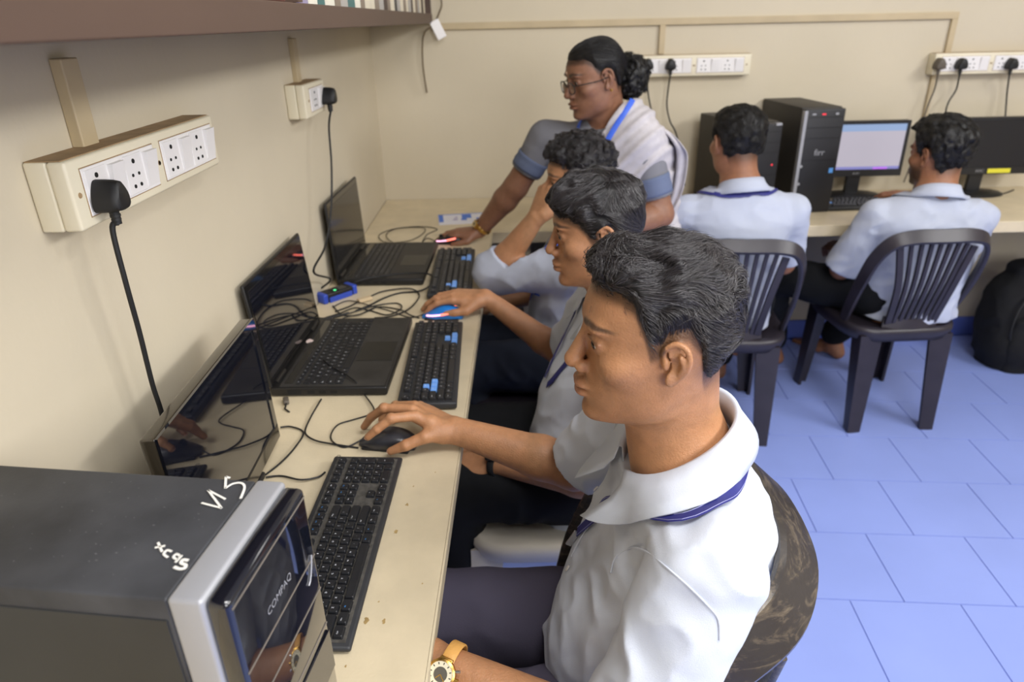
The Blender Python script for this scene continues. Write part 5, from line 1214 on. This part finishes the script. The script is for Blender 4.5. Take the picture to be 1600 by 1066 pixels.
# ---- the teacher
fT = nrm((-.50, -.87, 0)); lT = np.cross((0, 0, 1), fT)
HT = aY(934, 124, 2.30); NBT = np.array([.895, 2.335, 1.195])
tc = lambda z: np.array([.895+(1.195-z)*.26, 2.335+(1.195-z)*.32, z])
torT = [(tc(z), a, b) for z, a, b in ((.80, .185, .15), (.90, .175, .135), (.98, .175, .135), (1.05, .180, .135), (1.10, .180, .115), (1.145, .165, .09), (1.175, .12, .07), (1.195, .075, .055))]
SLT = aY(1003, 218, 2.255); SRT = aY(853, 216, 2.415); WLT = np.array([.90, 2.14, .885]); WRT = aY(749, 361, 2.485); ERT = aY(806, 292, 2.43); ELT = aY(1032, 335, 2.225)
hTr = hand_joints(WRT, (-1, .03, -.06), (0, -.1, 1), -1, [.35, .35, .4, .45], s=.95); hTl = hand_joints(WLT, (-.9, .1, -.1), (0, -.5, .8), 1, .6, s=.93)
ZL_T = interp([-.1, -.07, -.05, -.036, -.028, -.012, .0, .012, .03, .04, .055, .1], [-.085, -.08, -.06, -.03, .005, .022, .022, .016, .03, .05, .060, .064])
def thickT(P): return .007+.005*sstep(-P[:, 0], -.02, .06)
def flowT(P): return np.stack([-1+0*P[:, 0], 0*P[:, 0], -.45-.4*sstep(-P[:, 0], .03, .08)], 1)+swirl(P, 30, .25, 6)
bun = Field(); bun.ell((-.118, .0, -.012), (.052, .056, .062), None, .02); bun.ell((-.10, 0, -.035), (.045, .045, .05), None, .03)
bun.post.append(lambda P, d: d-(np.abs(2*vnoise(P*60+5)-1)-.4)*.014-(vnoise(P*120)-.5)*.009)
bv, bq = bun.poly(.0035)
bpa, bra = strands(bun, bv, bq, 1800, lambda P: swirl(P, 70, 1.0, 9), (.012, .03), 7, .0005, (.0, .007), .4, 5)
btv, btq = tubes(bpa.reshape(-1, 7, 3), bra)
M_blouse = mat('grey_blouse', s2l(122, 122, 128), .8, spec=.2, bump=(700, .25, 2)); M_slv = mat('blue_grey_sleeve_border', s2l(102, 112, 138), .75, spec=.2, bump=(700, .25, 2))
M_saree = mat('pale_grey_saree', s2l(192, 187, 190), .75, spec=.25, bump=(500, .2, 2), var=(34, .12)); M_sareed = mat('grey_saree_pleats', s2l(150, 148, 152), .75, spec=.25, bump=(500, .2, 2), var=(20, .1))
M_blue = mat('blue_lanyard', s2l(58, 100, 214), .5)
T_ = person('woman in grey saree with glasses leaning over to the black mouse', dict(group='teacher',
    base=(.98, 2.44, 0), R=head_R(PI+.30, .20, .0), H=HT, hs=1.0, NB=NBT, fw=fT, S=[SLT, SRT], E=[ELT, ERT], W=[WLT, WRT], torso=torT,
    hip=[tc(.80)+lT*.09, tc(.80)-lT*.09], knee=[(.99, 2.40, .45), (1.0, 2.48, .45)], ankle=[(1.0, 2.38, .08), (1.0, 2.5, .08)], toe=[(.9, 2.3, 0), (.9, 2.42, 0)],
    hands=[hTl, hTr], skin=SKIN_T, seed=37, res=(.0024, .0055), scalp=True, zl=ZL_T, face=dict(jaw=1.04, nose=1.06), arm=1.06, neck=.052, look=(1, -.0, -.3),
    shirt=dict(mat=M_blouse, sleeve=[.72, .62], hemr=.054, shr=.056, bottom=.80, amp=(.004, .003)), collar=dict(none=True, r=(.05, .05)),
    hair=dict(thick=thickT, mats=[M_hair2, M_hairs2], extra=[(bv, bq), (btv, btq)], strands=[dict(n=3000, flow=flowT, L=(.03, .06), r=.0005, lift=(.0, .003), jit=.08, K=8)])))
bpy.data.objects.remove([o for o in T_.shirt.children if o.name.startswith('collar')][0])
T_.shirt.name = 'blouse'; T_.shirt.data.name = 'blouse'
bT = Vector(T_.root.location)
for s0, e0, fr, r in ((SLT, ELT, .72, .062), (SRT, ERT, .62, .062)):
    s0, e0 = Vector(s0), Vector(e0); a = s0.lerp(e0, fr-.24)-bT; b_ = s0.lerp(e0, fr+.012)-bT
    q = MB(); q.tube([a.lerp(b_, k/6) for k in range(7)], [.058+.001*math.sin(k*2) for k in range(7)], M_slv, 28, cap=False); o = q.build('sleeve_border', T_.shirt, smooth=True); o.modifiers.new('t', 'SOLIDIFY').thickness = .002
# saree: wrapped skirt, the drape across the chest, and the loose end hanging behind the left arm
F = Field(); F.loft([(tc(.86), .185, .15), (tc(.75), .20, .165), ((1.01, 2.46, .45), .20, .18), ((1.01, 2.46, .02), .23, .22)], lT, fT, .02)
F.post.append(lambda P, d: d-.008*np.sin(np.arctan2((P-tc(.6))@lT, (P-tc(.6))@fT)*26)*(P[:, 2] < .8)); v, q = F.poly(.007); np_mesh('saree_skirt', [(v-np.array(bT), q)], [M_sareed], T_.root)
F = Field(); F.loft([(c, a+.024, b+.026) for c, a, b in torT[:-1]], lT, fT, .02, n=2.5); F.cone(NBT-np.array((0, 0, .035))+lT*.05, SLT, .062, .07, .05)
def drape(P, d):
    q = P-NBT; s = q@lT; h = q[:, 2]; line = s-(-.02-(h+.02)*.72*1.0*-1)      # keep her left of a slanting line
    pl = (s*.72-h*.69); d = d-.004*np.sin(pl*95)-.002*np.sin(pl*210+2); cutv = -(s-.035-h*.55)
    d = np.maximum(d, cutv*.8); d = np.maximum(d, .82-P[:, 2]); fr = q@fT
    return np.maximum(d, np.where(h > -.03, .082-np.linalg.norm(q[:, :2], axis=1), -1))
F.post.append(drape); v, q = F.poly(.0045); np_mesh('saree_drape', [(v-np.array(bT), q)], [M_saree], T_.root)
rows = [(aY(985, 182, 2.33), aY(1010, 192, 2.28)), (aY(1000, 184, 2.345), aY(1042, 204, 2.24)), (aY(1018, 205, 2.36), aY(1066, 228, 2.22)), (aY(1022, 240, 2.37), aY(1074, 250, 2.24)), (aY(1024, 285, 2.38), aY(1066, 300, 2.26)), (aY(1026, 330, 2.39), aY(1048, 338, 2.28)), (aY(1028, 390, 2.39), aY(1036, 380, 2.3))]
nc = 22; vs = []; RA = cr([np.concatenate(r_) for r_ in rows], 6)
for i, r_ in enumerate(RA):
    a, b_ = r_[:3], r_[3:]; u_ = i/(len(RA)-1)
    for j in range(nc+1):
        t_ = j/nc; vs.append(a*(1-t_)+b_*t_+np.array(fT)*(.014*math.sin(t_*17+u_*1.5)+.006*math.sin(t_*31+u_*4))*min(1, .3+u_*1.5))
q = np.array([(i*(nc+1)+j, i*(nc+1)+j+1, (i+1)*(nc+1)+j+1, (i+1)*(nc+1)+j) for i in range(len(RA)-1) for j in range(nc)])
o = np_mesh('saree_end', [(np.array(vs)-np.array(bT), q)], [M_saree], T_.root); o.modifiers.new('t', 'SOLIDIFY').thickness = .003
# glasses, ear stud, forehead dot, lanyard, bracelet watch
gl = MB(); hb_ = lambda x, y, z: Vector(T_.toW(np.array([[x, y, z]]))[0])-bT
M_frame = mat('dark_glasses_frame', s2l(36, 32, 30), .35)
for s in (-1, 1):
    rim = [hb_(.1055-.010*(abs(y)/.03)**2*.5, s*(.031+y), .000+z) for y, z in [(.0245*math.cos(a)*(1 if abs(math.sin(a)) < .9 else .96), .0175*math.copysign(abs(math.sin(a))**.75, math.sin(a))) for a in [2*PI*k/28 for k in range(29)]]]
    gl.tube(rim, .0016, M_frame, 6); gl.tube(cr([hb_(.101, s*.056, .008), hb_(.085, s*.072, .009), hb_(.03, s*.0795, .008), hb_(-.01, s*.0815, .012), hb_(-.022, s*.081, -.004)], 5), .0017, M_frame, 6)
gl.tube([hb_(.106, -.007, .004), hb_(.1085, 0, .006), hb_(.106, .007, .004)], .0016, M_frame, 6); go = gl.build('glasses', T_.root, smooth=True)
for s in (-1, 1):
    q = MB(); ce = hb_(.1045, s*.031, 0); ring = [hb_(.1045-.010*(abs(y)/.03)**2*.5, s*(.031+y), z) for y, z in [(.0235*math.cos(a), .0165*math.copysign(abs(math.sin(a))**.75, math.sin(a))) for a in [2*PI*k/24 for k in range(24)]]]
    q.add(ring+[ce], [(k, (k+1) % 24, 24) for k in range(24)], mat('glass_lens', (1, 1, 1), .03, trans=1, spec=.5)); q.build('lens', go)
for s in (-1, 1):
    c_ = hb_(-.002, s*.0865, -.027); q = MB(); q.lathe([(.001, -.004), (.0045, -.002), (.005, .001), (.003, .004)], M_gold, 14, Matrix.Translation(c_)); q.build('earring', T_.root, smooth=True)
c_ = hb_(.0985, 0, .043); q = MB(); q.lathe([(.0042, -.0015), (.0036, .001), (.001, .0022)], mat('forehead_dot', s2l(206, 170, 140), .6), 12, Matrix.Translation(c_)@Matrix.Rotation(-PI/2-.2, 4, 'Y')); q.build('forehead_dot', T_.root)
def lanyard(P, name, pts, wd, m, off=.004, sub=6, pts_w=None):
    pn = on_shirt(P, [Vector(x) for x in cr(pts, sub)], off); return ribbon(P, name, pn, wd, .0016, m)
pl_ = [NBT+fT*.13+np.array((0, 0, -.16))-lT*.015, NBT+fT*.105+np.array((0, 0, -.09))+lT*.02, NBT+fT*.07+np.array((0, 0, -.035))+lT*.045, NBT+fT*.02+np.array((0, 0, .012))+lT*.062, NBT-fT*.05+np.array((0, 0, .03))+lT*.03, NBT-fT*.055+np.array((0, 0, .03))-lT*.02, NBT+fT*.01+np.array((0, 0, .012))-lT*.066, NBT+fT*.065+np.array((0, 0, -.045))-lT*.062, NBT+fT*.115+np.array((0, 0, -.10))-lT*.04, NBT+fT*.14+np.array((0, 0, -.17))-lT*.02]
dv = T_.shirtV; dq_ = np.array([tuple(p_.vertices) for p_ in T_.shirt.data.polygons]); dr_ = [o_ for o_ in T_.root.children if o_.name.startswith('saree_drape')][0]
rv = np.array([tuple(x.co) for x in dr_.data.vertices])+np.array(bT); rq = np.array([tuple(p_.vertices) for p_ in dr_.data.polygons])
bv_ = BVHTree.FromPolygons([tuple(x) for x in np.concatenate([dv, rv])], [tuple(int(k) for k in x) for x in np.concatenate([dq_, rq+len(dv)])])
def spread(pts, lift):
    out = []
    for x in cr(pts, 5):
        dir_ = Vector(nrm(np.array(x)-(NBT-np.array((0, 0, .10))))); far = Vector(NBT-np.array((0, 0, .10)))+dir_*.6; h_ = bv_.ray_cast(far, -dir_)
        p_ = Vector(x) if h_[0] is None or (h_[0]-Vector(x)).length > .07 else h_[0]+dir_*lift
        out.append((p_-bT, dir_))
    return out
q = MB()
for half in (pl_[:5], pl_[5:]):
    sp = spread(half, .005); q.band([a_ for a_, n_ in sp], [tuple(n_) for a_, n_ in sp], .017, .002, M_blue)
q.build('lanyard', T_.root, smooth=True)
def wristwatch(P, name, w0, e0, t_, rad, strap, case, face, dr, wd=.016, casedir=(0, 0, 1), cr_=.018, digital=False):
    "a strap round the forearm at t_ of the way from wrist to elbow, case on the side casedir"
    b_ = Vector(P.root.location); w0, e0 = Vector(w0), Vector(e0); ax = (e0-w0).normalized(); c = w0.lerp(e0, t_)-b_; u = Vector(casedir); u = (u-ax*u.dot(ax)).normalized(); v = ax.cross(u)
    root = MB(); pts = [c+(u*math.cos(a)+v*math.sin(a))*rad for a in [2*PI*k/32 for k in range(33)]]; root.band(pts, [tuple((p-c).normalized()) for p in pts], wd, .003, strap); o = root.build(name, P.root, smooth=True)
    T = Matrix.Translation(c+u*(rad-.001))@Matrix([[ax.x, v.x, u.x, 0], [ax.y, v.y, u.y, 0], [ax.z, v.z, u.z, 0], [0, 0, 0, 1]])
    q = MB()
    if digital: q.box((-.012, -.014, 0), (.012, .014, .009), case, T, bev=.003)
    else:
        q.lathe([(cr_, 0), (cr_*1.06, .003), (cr_*1.04, .008), (cr_*.9, .0095), (cr_*.86, .008)], case, 36, T)
        for s in (-1, 1): q.box((-.009, s*cr_*.85-.005, 0), (.009, s*cr_*.85+.005, .006), case, T, bev=.0015)
        q.tube([T@Vector((cr_, 0, .005)), T@Vector((cr_+.006, 0, .005))], .0028, case, 10)
        for s in (-1, 1): q.tube([T@Vector((cr_*.85, s*cr_*.5, .005)), T@Vector((cr_*.85+.007, s*cr_*.5+s*.003, .005))], .002, M_metal, 8)
    q.build('watch_case', o, smooth=True); q = MB()
    if digital: q.box((-.008, -.0095, .009), (.008, .0095, .0094), face, T); q.box((-.005, -.007, .0094), (.005, .003, .0097), mat('watch_lcd', s2l(120, 140, 180), .2), T)
    else:
        q.lathe([(cr_*.87, .0082), (cr_*.86, .0085)], face, 32, T); q.lathe([(cr_*.5, .0086), (cr_*.49, .0089)], mat('watch_inner_dial', s2l(92, 88, 78), .2), 28, T)
        for k in range(12): a = k*PI/6; q.box((cr_*.66, -.0005, .0086), (cr_*.8, .0005, .009), M_hole, T@Matrix.Rotation(a, 4, 'Z'))
        for a, l_ in ((.7, .6), (2.2, .42)): q.box((0, -.0006, .009), (cr_*l_, .0006, .0094), M_gold, T@Matrix.Rotation(a, 4, 'Z'))
    q.build('watch_dial', o); return o
wristwatch(T_, 'bracelet_watch', WRT, ERT, .10, .033, M_gold, M_gold, mat('gold_dial', s2l(236, 214, 160), .2), 1, .014, (-.1, -.55, .85), .013)
M_tan = mat('tan_leather_strap', s2l(214, 160, 84), .5, bump=(300, .3, 3)); M_cream = mat('cream_dial', s2l(226, 218, 190), .2)
o = wristwatch(s1, 'wristwatch', (.452, .665, .712), (.70, .558, .668), .10, .0345, M_tan, M_gold, M_cream, 1, .018, (0, -.80, .60), .0185)
wristwatch(s2, 'wristwatch', (.515, 1.285, .60), (.775, 1.16, .62), .05, .031, M_rubber, M_black, M_hole, 1, .016, (.0, -.5, .85), .016, True)
# ---- lanyards and shirt details found on the cloth itself
l1 = shoot(s1, [(868, 884), (886, 860), (906, 832), (934, 806), (962, 783)], .004)
mid = on_shirt(s1, [Vector(x+n*.004) for x, n in zip(s1.leaf, s1.leafn)][8:-3:3], .005)
pn = smooth_pn(l1+mid, 5); ly = ribbon(s1, 'lanyard', pn, .017, .0016, M_lany)
for sg in (-1, 1):
    q = MB(); B_ = Vector(s1.root.location); pts = []
    for i, (a, n) in enumerate(pn):
        t_ = (pn[min(i+1, len(pn)-1)][0]-pn[max(i-1, 0)][0]).normalized(); pts.append(a+t_.cross(n)*sg*.0066+n*.0012-B_)
    q.tube(pts, .00045, M_lanyl, 4); q.build('stitching', ly)
def seam(P, name, px, r=.0013, off=.0008, m=None, parent=None):
    h = shoot(P, px, off)
    if len(h) > 1: b_ = Vector(P.root.location); MB().tube([a-b_ for a in cr([a for a, n in h], 4)], r, m or P.shirt.data.materials[0], 6).build(name, parent or P.shirt, smooth=True)
seam(s1, 'sleeve_seam', [(955, 895), (962, 872), (985, 857), (1010, 862), (1040, 885), (1075, 915), (1105, 945), (1122, 968), (1124, 1000)])
seam(s1, 'placket_seam', [(945, 790), (915, 830), (893, 870), (870, 905), (845, 935), (832, 955), (834, 985), (842, 1030)])
def button(P, px):
    for a, n in shoot(P, px, .001):
        q = MB(); q.lathe([(.0048, 0), (.0048, .0016), (.0036, .002)], M_white, 14, Matrix.Translation(a-Vector(P.root.location))@n.to_track_quat('Z', 'Y').to_matrix().to_4x4()); q.build('button', P.shirt)
button(s1, [(932, 765), (888, 889), (842, 980)])
# clip and card holder end of the lanyard
a = l1[0][0]-Vector(s1.root.location)
q = MB(); q.box((-.005, -.002, -.03), (.005, .002, 0), M_metal, Matrix.Translation(a)@Matrix.Rotation(.5, 4, 'Y'), bev=.001); q.build('clip', ly)
# lanyards of the others
def neck_lanyard(P, wd=.016, m=M_lany, front=None):
    pts = [x+n*.004 for x, n in zip(P.leaf, P.leafn)][4:-4]
    fr = P.leaf[0]*.5+P.leaf[-1]*.5; dn = fr+np.array((0, 0, -.16)); pts = [dn+(pts[0]-fr)*.2]+pts[::2]+[dn+(pts[-1]-fr)*.2]
    pn = on_shirt(P, cr(pts, 4), .005); return ribbon(P, 'lanyard', pn, wd, .0016, m)
neck_lanyard(s2); neck_lanyard(s3, m=M_blue); neck_lanyard(s4)
# ---- backpack against the wall
t = thing('backpack', 'black backpack standing on the blue floor by the back wall', 'bag', (2.90, 2.86, 0)); M_bag = mat('black_bag_cloth', s2l(27, 27, 29), .85, spec=.25, bump=(500, .4, 2), var=(9, .2))
F = Field(); F.loft([((2.90, 2.86, .02), .155, .10), ((2.90, 2.865, .12), .185, .13), ((2.90, 2.885, .26), .175, .115), ((2.905, 2.91, .36), .15, .09), ((2.91, 2.92, .42), .10, .06)], (1, 0, 0), (0, 1, 0), .02, n=3.2)
F.post.append(fold_post((.010, .005), (9, 22), 4)); F.post.append(lambda P, d: np.maximum(d, .004-P[:, 2])); v, q = F.poly(.006); np_mesh('bag_body', [(v-np.array((2.90, 2.86, 0)), q)], [M_bag], t)
F = Field(); F.loft([((2.90, 2.79, .03), .115, .05), ((2.90, 2.775, .12), .135, .06), ((2.90, 2.79, .22), .12, .05)], (1, 0, 0), (0, 1, 0), .02, n=3.2); F.post.append(fold_post((.007, .004), (10, 24), 9)); v, q = F.poly(.006); np_mesh('front_pocket', [(v-np.array((2.90, 2.86, 0)), q)], [M_bag], t)
q = MB(); q.tube(cr([(-.12, -.11, .14), (-.135, -.105, .22), (-.10, -.085, .335), (0, -.07, .385), (.10, -.085, .335), (.135, -.105, .22)], 6), .004, M_rubber, 6); q.build('zip', t, smooth=True)
q = MB(); q.tube(cr([(-.03, .02, .43), (-.02, .01, .475), (.02, .01, .475), (.03, .02, .43)], 6), .008, M_bag, 8); q.build('handle', t, smooth=True)
